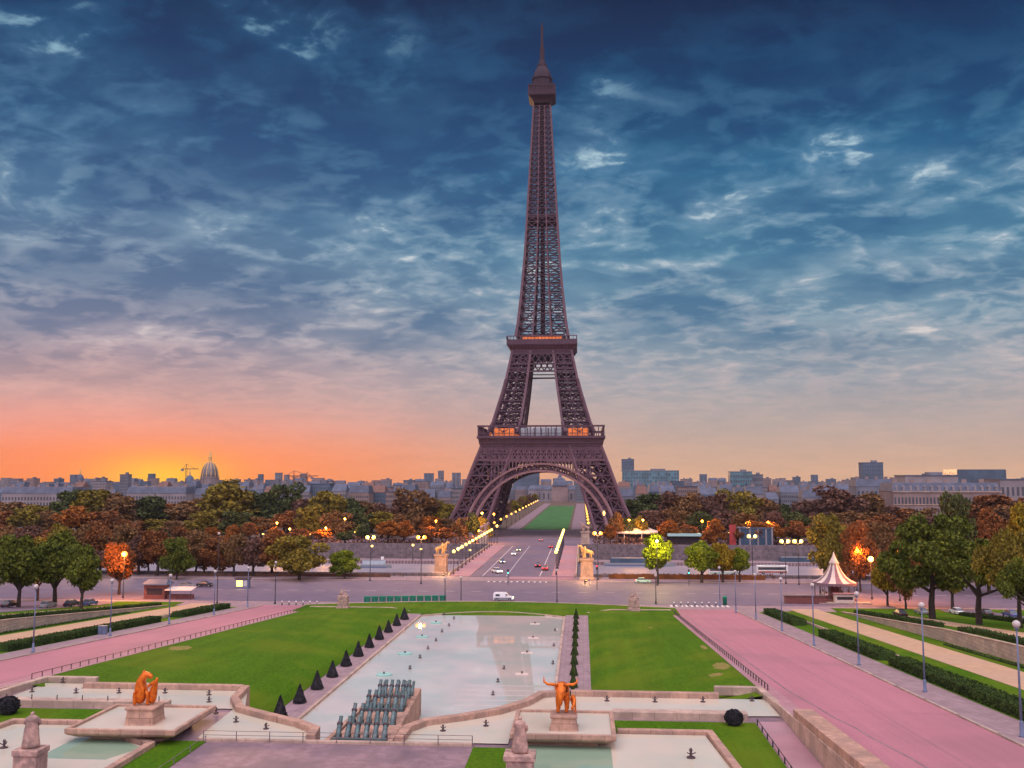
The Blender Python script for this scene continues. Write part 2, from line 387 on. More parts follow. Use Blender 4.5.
# ------------------------------------------------------------ tags
def tag(o, label, cat, group=None, kind=None):
    o['label'] = label; o['category'] = cat
    if group: o['group'] = group
    if kind: o['kind'] = kind
    return o
def struct(o): o['kind'] = 'structure'; return o
def thing(name, label, cat, loc=(0, 0, 0), rz=0, group=None, sc=1):
    o = bpy.data.objects.new(name, None); C.objects.link(o); o.location = loc; o.rotation_euler = (0, 0, rz)
    o.scale = sc if hasattr(sc, '__len__') else (sc,) * 3; o.empty_display_size = .5
    return tag(o, label, cat, group)
KIDS = {}
def kids(o): return [c for c in bpy.data.objects if c.parent == o]
def dup(root, loc, rz=0, sc=1, mats=None):
    if root.name not in KIDS: KIDS[root.name] = [(c, kids(c)) for c in kids(root)]
    r = root.copy(); C.objects.link(r); r.location = loc; r.rotation_euler = (0, 0, rz); r.scale = sc if hasattr(sc, '__len__') else (sc,) * 3
    for c, gs in KIDS[root.name]:
        d = c.copy(); C.objects.link(d); d.parent = r
        if mats and c.name.split('.')[0] in mats:
            d.material_slots[0].link = 'OBJECT'; d.material_slots[0].material = MAT[mats[c.name.split('.')[0]]]
        for g in gs: e = g.copy(); C.objects.link(e); e.parent = d
    return r
# things of a kind whose labels are told apart by their order in a zone
PEND = []
def pend(o, one, many, zone='', key=None, order='left'):
    PEND.append((one, many, zone, pix(o.location)[0] if key is None else key, o, order))
ORD = ['first', 'second', 'third', 'fourth', 'fifth', 'sixth', 'seventh', 'eighth', 'ninth', 'tenth', 'eleventh', 'twelfth', 'thirteenth', 'fourteenth', 'fifteenth', 'sixteenth',
       'seventeenth', 'eighteenth', 'nineteenth', 'twentieth', 'twenty-first', 'twenty-second', 'twenty-third', 'twenty-fourth', 'twenty-fifth']
def settle_labels():
    b = {}
    for p in PEND: b.setdefault((p[0], p[2]), []).append(p)
    for (one, zone), l in b.items():
        l.sort(key=lambda p: p[3]); n = len(l)
        for i, p in enumerate(l):
            how = 'from the left' if p[5] == 'left' else 'nearest'
            if n == 1: t = one
            elif p[5] == 'left':
                t = f'leftmost of the {p[1]}' if i == 0 else f'rightmost of the {p[1]}' if i == n - 1 else f'{ORD[i]} from left of the {p[1]}' if i < (n + 1) // 2 else f'{ORD[n - 1 - i]} from right of the {p[1]}'
            else:
                t = f'nearest of the {p[1]}' if i == 0 else f'farthest of the {p[1]}' if i == n - 1 else f'{ORD[i]} nearest of the {p[1]}' if i < (n + 1) // 2 else f'{ORD[n - 1 - i]} farthest of the {p[1]}'
            p[4]['label'] = (t + ' ' + zone).strip()

#==SETTING==
_h = bpy.data.materials.new('haze'); _h.use_nodes = True; _n = NT(_h.node_tree); _v = _n.n('ShaderNodeVolumePrincipled'); _o = _n.n('ShaderNodeOutputMaterial')
_n.nt.links.new(_v.outputs[0], _o.inputs['Volume']); _v.inputs['Color'].default_value = (.62, .68, .92, 1); _v.inputs['Density'].default_value = 3.2e-5; MAT['haze'] = _h
# ============================================================ THE SETTING
SL = .062
def zr(y): return max(0.0, (254 - y) * SL)                                   # the avenues climb towards the viewer
def zt(y): return zr(y) + 2.7 * min(1, max(0, (258 - y) / 90))               # park terraces beyond the low walls
def patch(name, x0, x1, y0, y1, fn, m, nx=1, ny=40):
    g = MB().grid(lambda u, v: (lambda X, Y: (X, Y, fn(X, Y)))(x0 + (x1 - x0) * u, y0 + (y1 - y0) * v), nx, ny)
    return struct(g.build(name, m))
Y0, YP, YR0, YQ, YF = 30, 255, 262, 338, 487
# plaza and roads
struct(MB().add([(-900, YP - 30, -.06), (900, YP - 30, -.06), (900, YQ, -.06), (-900, YQ, -.06)], [(0, 1, 2, 3)]).build('plaza_ground', 'pavement'))
struct(MB().add([(-900, 266, -.02), (900, 266, -.02), (900, 322, -.02), (-900, 322, -.02)], [(0, 1, 2, 3)]).build('road', 'asphalt'))
kb = MB(); kb.box(0, 322.2, -.06, 1800, .4, .16); struct(kb.build('road_kerb', 'pale_stone'))
ln = MB()
for i in range(60): ln.box(-240 + i * 8, 292, -.02, 3, .22, .006)
for i in range(11): ln.box(-31 + i * 1.9, 320.2, -.02, .6, 2.6, .006)
for i in range(12): ln.box(23.6 + i * 1.35, 263.6, -.06, .6, 3.0, .07)
struct(ln.build('road_marking', 'marking'))
patch('traffic_island', -25, -3, 327, 336, lambda x, y: .06, 'pink_pavement', 1, 1)
# land to the horizon beyond the river, the quay below
struct(MB().add([(-3000, YF, 0), (3000, YF, 0), (3000, 4600, 0), (-3000, 4600, 0)], [(0, 1, 2, 3)]).build('ground', 'soil'))
struct(MB().add([(-2000, YQ - 2, -8), (2000, YQ - 2, -8), (2000, YF + 3, -8), (-2000, YF + 3, -8)], [(0, 1, 2, 3)]).build('river_water', 'river_water'))
struct(MB().add([(-900, -200, -30), (900, -200, -30), (900, 330, -.4), (-900, 330, -.4)], [(0, 1, 2, 3)]).build('subsoil', 'soil'))
patch('quay_road', -900, 900, YF + 2, 545, lambda x, y: .02, 'asphalt', 1, 1)
# avenues: cross-sections running along the slope
SEC = [('road', 23.5, 39.1, 0, 'pink_asphalt'), ('pavement', 39.4, 44.2, .14, 'pavement'), ('sand_path', 53.2, 60.5, .35, 'sand')]
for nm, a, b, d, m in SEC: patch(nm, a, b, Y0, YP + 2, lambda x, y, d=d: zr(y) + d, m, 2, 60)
patch('lawn', 44.2, 53.2, Y0, YP - 4, lambda x, y: zr(y) + .12 + .2 * (x > 48), 'lawn', 4, 60)
patch('lawn', 60.5, 64.5, Y0, YP - 4, lambda x, y: zr(y) + .3, 'lawn', 1, 60)
SECL = [('road', -85.6, -72.2, 0, 'pink_asphalt'), ('pavement', -90.2, -85.9, .14, 'pavement'), ('sand_path', -105.5, -97, .35, 'sand')]
for nm, a, b, d, m in SECL: patch(nm, a, b, Y0, YP + 2, lambda x, y, d=d: zr(y) + d, m, 2, 60)
patch('lawn', -97, -90.2, Y0, YP - 4, lambda x, y: zr(y) + .12 + .2 * (x < -94), 'lawn', 4, 60)
patch('lawn', -109, -105.5, Y0, YP - 4, lambda x, y: zr(y) + .3, 'lawn', 1, 60)
for nm, x0, x1 in (('road_kerb', 39.1, 39.4), ('road_kerb', -85.9, -85.6)):
    struct(MB().wall([(x0 / 2 + x1 / 2, y) for y in (Y0, 100, 150, 200, 250, YP + 2)], .3, lambda p: zr(p.y) - .3, lambda p: zr(p.y) + .17).build(nm, 'wall_stone'))
# paved verges inside the avenues
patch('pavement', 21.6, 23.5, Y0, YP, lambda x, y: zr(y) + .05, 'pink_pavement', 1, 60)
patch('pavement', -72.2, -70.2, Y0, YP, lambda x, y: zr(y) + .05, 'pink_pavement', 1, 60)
# park terraces right and left
patch('lawn', 64.9, 420, Y0, 262, lambda x, y: zt(y) + .02 * math.sin(x * .2), 'lawn', 30, 50)
patch('lawn', -480, -109.4, Y0, 262, lambda x, y: zt(y) + .02 * math.sin(x * .2), 'lawn', 30, 50)
patch('park_road', 92, 104, Y0, 261, lambda x, y: zt(y) + .06, 'asphalt', 1, 50)
patch('park_road', -175, -128, Y0, 261, lambda x, y: zt(y) + .06, 'asphalt', 2, 50)
patch('sand_path', 70, 76, Y0, 235, lambda x, y: zt(y) + .06, 'sand', 1, 50)
patch('sand_path', -122, -116, Y0, 245, lambda x, y: zt(y) + .06, 'sand', 1, 50)

# sloping lawns either side of the pool
def lawn_r(x, y):
    t = min(1, max(0, (x - 1.2) / 20.0)); e = min(1, max(0, (252 - y) / 25))
    return 1.15 + (max(zr(y), .2) + .02 - 1.15) * (t ** .72) + 1.1 * e * math.sin(math.pi * t) * (.6 + .4 * math.sin(y * .03))
def lawn_l(x, y):
    t = min(1, max(0, (-43.2 - x) / 27.0)); e = min(1, max(0, (252 - y) / 25))
    return 1.15 + (max(zr(y), .2) + .02 - 1.15) * (t ** .62) + 1.5 * e * math.sin(math.pi * t) * (.6 + .4 * math.sin(y * .03))
patch('lawn', 1.2, 21.6, 118.2, 246, lawn_r, 'lawn', 20, 60)
patch('lawn', -70.2, -43.2, 118.2, 246, lawn_l, 'lawn', 20, 60)
def lens(x0, x1, y0, y1, bow, z, m, name, n=24):
    top = [(x0 + (x1 - x0) * i / n, y1 + bow * math.sin(math.pi * i / n)) for i in range(n + 1)]
    return struct(MB().prism([(x0, y0), (x1, y0)] + top[::-1], z - .3, z).build(name, m))
lens(-72.2, 23.5, 236, 251, 9.5, 1.03, 'lawn', 'lawn')
# pale paths that cross the lawn heads
pb = MB(); pb.wall([(1.2, 240.6), (7, 246.6), (22, 247.2)], .9, .9, 1.16); struct(pb.build('footpath', 'pale_stone'))
pb = MB(); pb.wall([(-43.2, 240.6), (-49, 246.6), (-70, 247.2)], .9, .9, 1.16); struct(pb.build('footpath', 'pale_stone'))
kb = MB(); n = 30; kb.wall([(-72.2 + 95.7 * i / n, 251.4 + 9.5 * math.sin(math.pi * i / n)) for i in range(n + 1)], .7, -.1, 1.12); struct(kb.build('lawn_kerb', 'pale_stone'))
# long pool and its walks
n = 24
pool = [(-4.6, 98), (-4.6, 233)] + [(-4.6 - 34.3 * i / n, 233 + 7.4 * math.sin(math.pi * i / n)) for i in range(1, n)] + [(-38.9, 233), (-38.9, 98)]
struct(MB().prism(pool, -.4, .86).build('pool_water', 'pool_water'))
rim = [(-4.4, 110), (-4.4, 233)] + [(-4.4 - 34.7 * i / n, 233 + 7.8 * math.sin(math.pi * i / n)) for i in range(1, n)] + [(-39.1, 233), (-39.1, 110)]
struct(MB().wall(rim, .45, -.4, 1.19).build('pool_kerb', 'pale_stone'))
patch('pool_walk', -43.2, -39.3, 110, 236, lambda x, y: 1.1, 'pavement', 1, 1)
patch('pool_walk', -4.2, 1.2, 110, 236, lambda x, y: 1.1, 'pavement', 1, 1)
# sunken steps of the cascade seen through the water
sp = MB()
for i in range(7): sp.box(-13.5, 137 + i * 3.4, .6, 11, .6, .27)
struct(sp.build('pool_step', 'pool_step'))

# upper terrace round the basins, with a scooped front over the pool
ZN = 8.0
cr = [(-18.1, 96), (-18.0, 100.5), (-16.6, 103.2), (-13.2, 105.4), (-9.4, 108.5), (-6.6, 112.6), (-5.0, 117.0)]
cl = [(-27.0, 96), (-27.3, 99.0), (-29.7, 101.6), (-34.2, 104.6), (-38.2, 107.5), (-40.4, 111.8), (-41.2, 117.6)]
plat = [(-72.2, Y0), (21.6, Y0), (21.6, 118.2)] + cr[::-1] + cl + [(-72.2, 118.2)]
struct(MB().prism(plat, -.5, ZN).build('terrace_ground', 'terrace_paving'))
def sheet(name, poly, z, m): return struct(MB().add([(x, y, z) for x, y in poly], [tuple(range(len(poly)))]).build(name, m))
# raised channels of water, left and right
sheet('channel_water', [(-18.6, 96.6), (-18.6, 101), (-13.6, 106), (-9.8, 109), (-5.6, 117.6), (21.3, 117.6), (21.4, 109.6), (2.0, 108.6), (-7.4, 104.6), (-7.4, 96.6)][::-1], ZN + .12, 'channel_water')
sheet('channel_water', [(-26.6, 96.6), (-38.6, 96.6), (-39.3, 108.6), (-66, 109.4), (-68, 111), (-68, 120.2), (-62, 120.2), (-62, 117.6), (-40.9, 117.6), (-37.8, 107.9), (-29.3, 102)][::-1], ZN + .12, 'channel_water')
# lower side basins
sheet('basin_water', [(-62, 84), (-42.6, 84), (-42.6, 93.0), (-53.4, 100.2), (-60.0, 100.2)][::-1], ZN + .16, 'channel_water')
sheet('basin_water', [(-5.8, 86), (13.4, 86), (12.2, 100.9), (-5.8, 100.9)][::-1], ZN + .16, 'channel_water')
# patches of lawn on the terrace
for poly in ([(-43.4, 84), (-37.3, 84), (-37.3, 95.6), (-41.6, 95.6), (-41.6, 93.6)], [(-10.7, 84), (-6.4, 84), (-6.4, 95.4), (-10.7, 95.4)],
             [(13.6, 86), (18.2, 86), (18.2, 106.8), (3.0, 106.8), (3.0, 102.0), (12.9, 102.0)], [(-70, 84), (-62.6, 84), (-60.6, 101.2), (-52, 101.2), (-48.6, 107.6), (-70, 107.6)]):
    struct(MB().prism(poly[::-1] if False else poly, ZN - .2, ZN + .07).build('lawn', 'lawn'))

# seams and worn patches in the pink avenues
sm = MB()
def seam(pts, wd): 
    for a, b in zip(pts, pts[1:]):
        d = Vector((b[0] - a[0], b[1] - a[1])).normalized(); nx, ny = -d.y * wd / 2, d.x * wd / 2
        sm.add([(a[0] + nx, a[1] + ny, zr(a[1]) + .008), (a[0] - nx, a[1] - ny, zr(a[1]) + .008), (b[0] - nx, b[1] - ny, zr(b[1]) + .008), (b[0] + nx, b[1] + ny, zr(b[1]) + .008)], [(0, 1, 2, 3)])
seam([(24.6, 250), (24.5, 200), (24.7, 150), (24.9, 122), (25.6, 112), (25.9, 105), (26.6, 99), (26.8, 94), (27.6, 86), (28, 70)], .22)
seam([(31.5, 250), (31.4, 180), (31.5, 120), (31.4, 60)], .05)
seam([(-78.9, 250), (-78.8, 180), (-78.9, 130), (-78.8, 100)], .05); seam([(-73.4, 250), (-73.3, 180), (-73.5, 110)], .12)
for y in (236, 214, 171, 143, 108): seam([(23.6, y), (31, y + .4), (39, y - .2)], .04)
struct(sm.build('road_seam', 'terrace_paving'))

# worn earth on the lawns near the fences
def worn(cx, cy, rx, ry, fn, seed):
    q = random.Random(seed); n = 40; ring = [(cx + rx * k * math.cos(a), cy + ry * k * math.sin(a)) for a, k in ((2 * math.pi * i / n, q.uniform(.82, 1.1)) for i in range(n))]
    b = MB(); b.v = [(cx, cy, fn(cx, cy) + .03)] + [((x + cx) / 2, (y + cy) / 2, fn((x + cx) / 2, (y + cy) / 2) + .03) for x, y in ring] + [(x, y, fn(x, y) + .008) for x, y in ring]
    for i in range(n): j = (i + 1) % n; b.f += [(0, 1 + i, 1 + j), (1 + i, 1 + n + i, 1 + n + j, 1 + j)]
    struct(b.build('bare_earth', 'bare_earth'))
for a in ((20.2, 146, 1.2, 4, lawn_r, 1), (18.4, 139, 1.0, 1.6, lawn_r, 2), (20.6, 170, .5, 3, lawn_r, 3), (-67.5, 160, 1.6, 3, lawn_l, 5), (14, 205, .5, 1.2, lawn_r, 7)): worn(*a)
# ============================================================ NEAR: basins, walls, statues
ZW = ZN + .75
def wallthing(name, label, line, wd, z0, z1, m='stone', cat='stone wall', bevel=.08, cap=None):
    o = MB().wall(line, wd, z0, z1).build(name, m, bevel=bevel); tag(o, label, cat)
    if cap:
        zz = z1 if callable(z1) else (lambda p: z1)
        MB().wall(line, wd + .16, lambda p: zz(p) + .002, lambda p: zz(p) + .14).build('coping', cap, o, bevel=.03)
    return o
wallthing('stone_wall', 'curved pink stone wall sweeping between the bull and the water cannons', [(-18.1, 96.3), (-18.0, 100.5)] + cr[2:] + [(-2.0, 118.0)], .95, -.4, ZW)
wallthing('stone_wall', 'curved pink stone wall below the row of dark cones beside the water cannons', [(-27.0, 96.3), (-27.3, 99.2)] + cl[2:] + [(-41.2, 118)], .95, -.4, ZW)
wallthing('stone_wall', 'straight low stone wall at the foot of the lawn behind the bull', [(-1.5, 118.0), (15.9, 117.9)], .9, 0, ZW)
wallthing('stone_wall', 'straight low stone wall at the foot of the lawn behind the orange horses', [(-41.7, 118.1), (-61.8, 118.1)], .9, 0, ZW)
wallthing('stone_wall', 'broad pale wall with a flat top between channel and round bush', [(3.2, 108.3), (17.6, 108.3)], 1.5, ZN - .2, ZW + .05, 'pale_stone')
wallthing('stone_wall', 'broad pale wall with a flat top behind the round bush and orange horses', [(-66.5, 109.0), (-47.0, 109.0)], 1.5, ZN - .2, ZW + .05, 'pale_stone')
wallthing('stone_wall', 'low pale wall closing the channel beside the pink avenue and bollard fence', [(15.9, 121.6), (21.2, 121.6), (22.3, 108.6)], .8, ZN - .3, ZW, 'pale_stone')
wallthing('stone_wall', 'low pale wall closing the far corner of the channel beside the left pink avenue', [(-61.8, 121.4), (-68.6, 121.4), (-70.2, 108)], .8, ZN - .3, ZW, 'pale_stone')
wallthing('stone_wall', 'tall buff stone parapet beside the paved path at the edge of the pink avenue', [(22.7, 104.5), (22.7, 84), (22.7, 66)], 2.0, ZN - .5, lambda p: zr(p.y) + .85, 'stone')
for x in (21.7, -70.3): struct(MB().wall([(x, 122), (x, 100), (x, 60)], .3, ZN - .6, lambda p: max(ZN + .1, zr(p.y) + .07)).build('terrace_kerb', 'pale_stone'))
patch('footpath', 18.4, 21.5, 70, 107.5, lambda x, y: ZN + .03, 'pink_pavement', 1, 1)
wallthing('stone_wall', 'narrow stone kerb carrying the iron railing along the brown terrace', [(-38.2, 96.0), (-10.8, 96.0)], .5, ZN - .1, ZN + .28, 'pale_stone')
# rims of the lower basins
def rimthing(label, line, closed=False):
    o = MB().wall(line, .75, ZN - .2, ZN + .55, closed).build('basin_rim', 'stone', bevel=.06); return tag(o, label, 'basin')
rimthing('pale stone rim of the shallow basin behind the robed statue on its own', [(-41.9, 84), (-41.9, 93.3), (-53.1, 100.8), (-60.3, 100.8), (-62.6, 84)])
rimthing('pale stone rim of the wide shallow basin in front of the bull fountain', [(13.9, 84), (12.7, 101.4), (3.4, 101.4)])

def statue_basin(cx, cy, wx, wy, label):
    t = thing('statue_basin', label, 'fountain basin', (cx, cy, ZN))
    # sloping bowl with a thick lip
    prof = [(.66, 0), (.66, .35), (.84, .6), (.97, .92), (1.0, 1.1), (1.0, 1.55)]
    b = MB(); k = 0
    for s_, h in prof:
        b.v += [(i * wx / 2 * s_, j * wy / 2 * s_, h) for i, j in ((-1, -1), (1, -1), (1, 1), (-1, 1))]
    for q in range(len(prof) - 1):
        for j in range(4): a, c = q * 4 + j, q * 4 + (j + 1) % 4; b.f.append((a, c, c + 4, a + 4))
    b.f.append((3, 2, 1, 0)); e = len(b.v) - 4
    b.v += [(i * (wx / 2 - .42), j * (wy / 2 - .42), 1.55) for i, j in ((-1, -1), (1, -1), (1, 1), (-1, 1))]
    b.v += [(i * (wx / 2 - .42), j * (wy / 2 - .42), 1.0) for i, j in ((-1, -1), (1, -1), (1, 1), (-1, 1))]
    for q in (e, e + 4):
        for j in range(4): a, c = q + j, q + (j + 1) % 4; b.f.append((a, c, c + 4, a + 4))
    b.build('bowl', 'stone', t, bevel=.05)
    MB().add([(i * (wx / 2 - .4), j * (wy / 2 - .4), 1.32) for i, j in ((-1, -1), (1, -1), (1, 1), (-1, 1))], [(0, 1, 2, 3)]).build('water', 'channel_water', t)
    return t
statue_basin(-45.2, 98.8, 11.2, 10.6, 'square sloping pink stone basin holding the pedestal of the orange horses')
statue_basin(-2.0, 99.8, 10.2, 10.0, 'square sloping pink stone basin holding the pedestal of the orange bull')
sheet('basin_water', [(-50.6, 88.5), (-44, 88.5), (-41.9 - .5, 92.6), (-46, 95.4), (-50.6, 95.4)][::-1], ZN + .164, 'shaded_green_water')  # green sheet painting the bowl's shade on the water
sheet('basin_water', [(-5.8, 86), (2.6, 86), (2.6, 96), (-5.8, 96)][::-1], ZN + .164, 'shaded_green_water')  # green sheet painting shade and reflection beside the bull's bowl
def pedestal(x, y, z, w_, h, label, m='stone'):
    b = MB().lathe([(w_ * .62, 0), (w_ * .6, .25), (w_ * .5, .4), (w_ * .46, h - .3), (w_ * .52, h - .2), (w_ * .52, h)], 4, sq=True)
    o = b.build('pedestal', m, bevel=.04); o.location = (x, y, z); return tag(o, label, 'pedestal')
hx, hy = P(145, 722, 9.3); bx, by = P(564, 728, 9.3)
pedestal(hx, hy, 9.0, 2.9, 2.0, 'square pink stone pedestal under the orange horse heads')
pedestal(bx, by, 9.0, 2.6, 1.75, 'square pink stone pedestal under the orange bull')
# gilded horses with a dog
hz = 10.99
t = thing('horse_statue', 'orange gilded statue of rearing horses and a dog on a stone pedestal', 'statue', (hx, hy, hz), 0)
skin('horse', [(-.55, 0, .05, .5), (-.6, 0, .9, .62), (-.72, 0, 1.7, .6), (-.72, .0, 2.35, .5), (-.45, -.05, 2.85, .40), (.0, -.1, 3.05, .36), (.42, -.15, 2.98, .28), (.72, -.2, 2.72, .22), (-.35, 0, 3.25, .12),
                (-.2, 0, 3.5, .06), (-.1, -.1, 1.55, .26), (.28, -.25, 1.15, .2), (.3, -.25, .55, .15), (.32, -.3, .05, .18)],
     [(0, 1), (1, 2), (2, 3), (3, 4), (4, 5), (5, 6), (6, 7), (4, 8), (8, 9), (2, 10), (10, 11), (11, 12), (12, 13)], 'gilded', t)
skin('horse', [(.45, .25, .05, .42), (.55, .3, .8, .5), (.66, .3, 1.5, .42), (.82, .2, 2.1, .32), (1.0, .1, 2.45, .2), (.72, .1, 2.25, .2), (1.12, .1, 2.75, .06), (.35, .0, 2.0, .16), (.2, -.1, 1.75, .11)],
     [(0, 1), (1, 2), (2, 3), (3, 4), (3, 5), (4, 6), (5, 7), (7, 8)], 'gilded', t)
skin('dog', [(-.95, -.45, .05, .16), (-.95, -.42, .5, .22), (-.98, -.4, .95, .24), (-.95, -.5, 1.3, .17), (-.85, -.72, 1.4, .13), (-.8, -.9, 1.35, .08)], [(0, 1), (1, 2), (2, 3), (3, 4), (4, 5)], 'gilded', t)
# gilded bull with a deer
bz = 10.74
t = thing('bull_statue', 'orange gilded statue of a horned bull with a small deer at its flank', 'statue', (bx, by, bz), 0, sc=.95)
skin('bull', [(-.1, .9, 2.0, .78), (-.15, .2, 2.35, .82), (-.2, -.35, 2.75, .66), (-.3, -.75, 2.55, .46), (-.35, -1.0, 1.95, .36), (-.35, -1.1, 1.35, .27), (-.35, -1.05, .95, .24),
               (-.62, .0, 1.3, .30), (-.62, -.05, .65, .2), (-.62, -.1, .05, .22), (.28, .05, 1.3, .30), (.28, 0, .65, .2), (.28, -.05, .05, .22), (-.55, 1.25, 1.2, .36), (-.55, 1.35, .6, .2), (-.55, 1.3, .05, .2),
               (.35, 1.25, 1.2, .36), (.35, 1.35, .6, .2), (.35, 1.3, .05, .2), (-.95, -.75, 2.75, .13), (.3, -.75, 2.75, .13)],
     [(0, 1), (1, 2), (2, 3), (3, 4), (4, 5), (5, 6), (1, 7), (7, 8), (8, 9), (1, 10), (10, 11), (11, 12), (0, 13), (13, 14), (14, 15), (0, 16), (16, 17), (17, 18), (3, 19), (3, 20)], 'gilded', t)
for s_ in (-1, 1):
    MB().tube([(-.32 + s_ * .3, -.75, 2.95), (-.32 + s_ * .8, -.8, 3.08), (-.32 + s_ * 1.35, -.8, 3.1), (-.32 + s_ * 1.72, -.75, 3.35), (-.32 + s_ * 1.76, -.7, 3.85)], [.17, .16, .14, .11, .03], 10).build('horn', 'gilded', t, smooth=True)
skin('deer', [(.85, .3, 1.55, .3), (1.1, -.25, 1.7, .28), (1.12, -.6, 1.35, .2), (1.0, -.8, .9, .15), (.75, -.85, .55, .14), (1.15, -.1, 1.1, .13), (1.2, -.1, .55, .1), (1.2, -.15, .05, .11), (.9, .5, 1.0, .15), (.95, .6, .5, .1), (.95, .55, .05, .1)],
     [(0, 1), (1, 2), (2, 3), (3, 4), (1, 5), (5, 6), (6, 7), (0, 8), (8, 9), (9, 10)], 'gilded', t)
# robed stone statues on tall blocks
def robed(px, ptop, pfoot, z, label, turn, arm):
    x, y = P(px, pfoot, z); H = (pfoot - ptop) / F * y * 1.03
    t = thing('stone_statue', label, 'statue', (x, y, z), turn, sc=H / 3.4)
    b = MB().lathe([(.78, 0), (.80, .25), (.70, .9), (.62, 1.6), (.52, 2.1), (.56, 2.5), (.58, 2.72), (.3, 2.9), (.17, 2.98)], 20)
    for i, v in enumerate(b.v):
        a = math.atan2(v[1], v[0]); k = 1 + .07 * math.sin(a * 7 + v[2] * .8) * (v[2] < 2.2); b.v[i] = (v[0] * k * 1.02, v[1] * k * .78, v[2])
    b.build('robe', 'statue_stone', t, smooth=True)
    skin('head', [(0, 0, 2.85, .17), (0, -.02, 3.05, .2), (0, -.03, 3.28, .22), (0, -.22, 3.1, .08)], [(0, 1), (1, 2), (1, 3)], 'statue_stone', t)
    for s_ in (-1, 1):
        skin('arm', [(s_ * .5, 0, 2.66, .17), (s_ * .68, -.12, 2.2, .15), (s_ * .45, -.42, 1.85 + arm * (s_ > 0), .11), (s_ * .2, -.52, 1.95 + arm * (s_ > 0), .1)], [(0, 1), (1, 2), (2, 3)], 'statue_stone', t)
    return t, x, y
t, x, y = robed(31, 712, 747, 10.6, 'weathered robed stone figure standing on a block behind the shallow corner basin', R(200), .2)
p_ = MB().box(0, 0, 0, 2.1, 1.9, 2.05).box(0, 0, 2.05, 2.3, 2.1, .5).build('pedestal', 'statue_stone', bevel=.05); p_.location = (x, y, 8.0); tag(p_, 'rough stone block under the robed figure beside the corner basin', 'pedestal')
t, x, y = robed(520, 718, 752, 10.6, 'weathered seated stone figure on a block in front of the bull basin', R(160), .5)
p_ = MB().box(0, 0, 0, 2.3, 2.0, 2.1).box(0, 0, 2.1, 2.7, 2.4, .45).build('pedestal', 'statue_stone', bevel=.05); p_.location = (x, y, 8.0); tag(p_, 'rough stone block under the seated figure in front of the bull', 'pedestal')
# clipped round bushes
def leaf_cloud(pts, s, rg, up=.0):
    """random leaf quads at points (n,3); s size"""
    n = len(pts); d = rg.normal(size=(n, 3)); d /= np.linalg.norm(d, axis=1)[:, None] + 1e-9
    e = rg.normal(size=(n, 3)); u = np.cross(d, e); u /= np.linalg.norm(u, axis=1)[:, None] + 1e-9; v = np.cross(d, u)
    sz = s * rg.uniform(.6, 1.25, size=(n, 1)); u = u * sz; v = v * sz * rg.uniform(.55, 1, size=(n, 1))
    return np.stack([pts - u - v, pts + u - v * .4, pts + u * .6 + v, pts - u * .5 + v * .8], axis=1)
rg = np.random.default_rng(3)
def bush(px, py, z, r, label):
    x, y = P(px, py, z); a = rg.normal(size=(1500, 3)); a /= np.linalg.norm(a, axis=1)[:, None]; a = a * r * rg.uniform(.86, 1.0, (1500, 1)); a[:, 2] = a[:, 2] * .85 + r * .8
    t = thing('round_bush', label, 'bush', (x, y, z)); quads('foliage', leaf_cloud(a, .13, rg), 'leaf_yew', t)
    MB().lathe([(r * .5, 0), (r * .92, r * .45), (r * .9, r * 1.0), (r * .5, r * 1.5), (.05, r * 1.6)], 14).build('crown', 'leaf_yew', t, smooth=True)
bush(8, 714, ZN + .07, 1.15, 'dark clipped round bush on grass by the corner basin with the robed figure')
bush(734, 725, ZN + .07, .95, 'dark clipped round bush on grass beside the pale wall near the bull')
# water cannons: four rows of bronze tubes on stone steps
cx = -23.0
t = thing('water_cannon_battery', 'stepped battery of teal bronze water cannons pointing down the long pool', 'fountain', (-23.7, 103, 0))
b = MB()
rows = [(.8, 6.0), (9.0, 5.5), (18.4, 5.0), (27.0, 4.5)]
for i, (dy_, z_) in enumerate(rows): b.box(-.55 * i, dy_ + 3.2, .4, 6.3 - .4 * i, 8.8, z_ - .4)
b.build('step_base', 'stone', t, bevel=.05)
for s_ in (-1, 1): MB().wall([(s_ * 3.4, -1.5), (s_ * 2.75 - 1.9, 32)], .5, .4, lambda p: 6.5 - .056 * (p.y + 1.5)).build('side_wall', 'stone', t)
for i, (dy_, z_) in enumerate(rows):
    for k in range(6):
        x = (-2.5 + 1.0 * k) * (1 - .07 * i) - .55 * i
        g = MB().tube([(x, dy_ - .2, z_ + .15), (x, dy_ + .5, z_ + .85), (x, dy_ + 1.6, z_ + 2.25), (x, dy_ + 1.63, z_ + 2.29)], [.31, .29, .20, .24], 12).build('cannon', 'bronze', t, smooth=True)
        MB().tube([(x, dy_ + 1.05, z_ + 1.54), (x, dy_ + 1.2, z_ + 1.73)], .33, 12).build('band', 'bronze_dark', g)
        MB().box(x, dy_ + .55, z_, .45, 1.2, .62).build('cradle', 'bronze_dark', g)
    MB().box(-.55 * i, dy_ - .55, z_, 5.9 * (1 - .07 * i), .35, .6).build('crossbeam', 'bronze', t)
    for k in range(5): MB().tube([(-2.0 + 1.0 * k - .55 * i, dy_ + 2.6, z_), (-2.0 + 1.0 * k - .55 * i, dy_ + 4.6, z_ + 1.5)], [.26, .2], 8).build('spout', 'bronze', t, smooth=True)
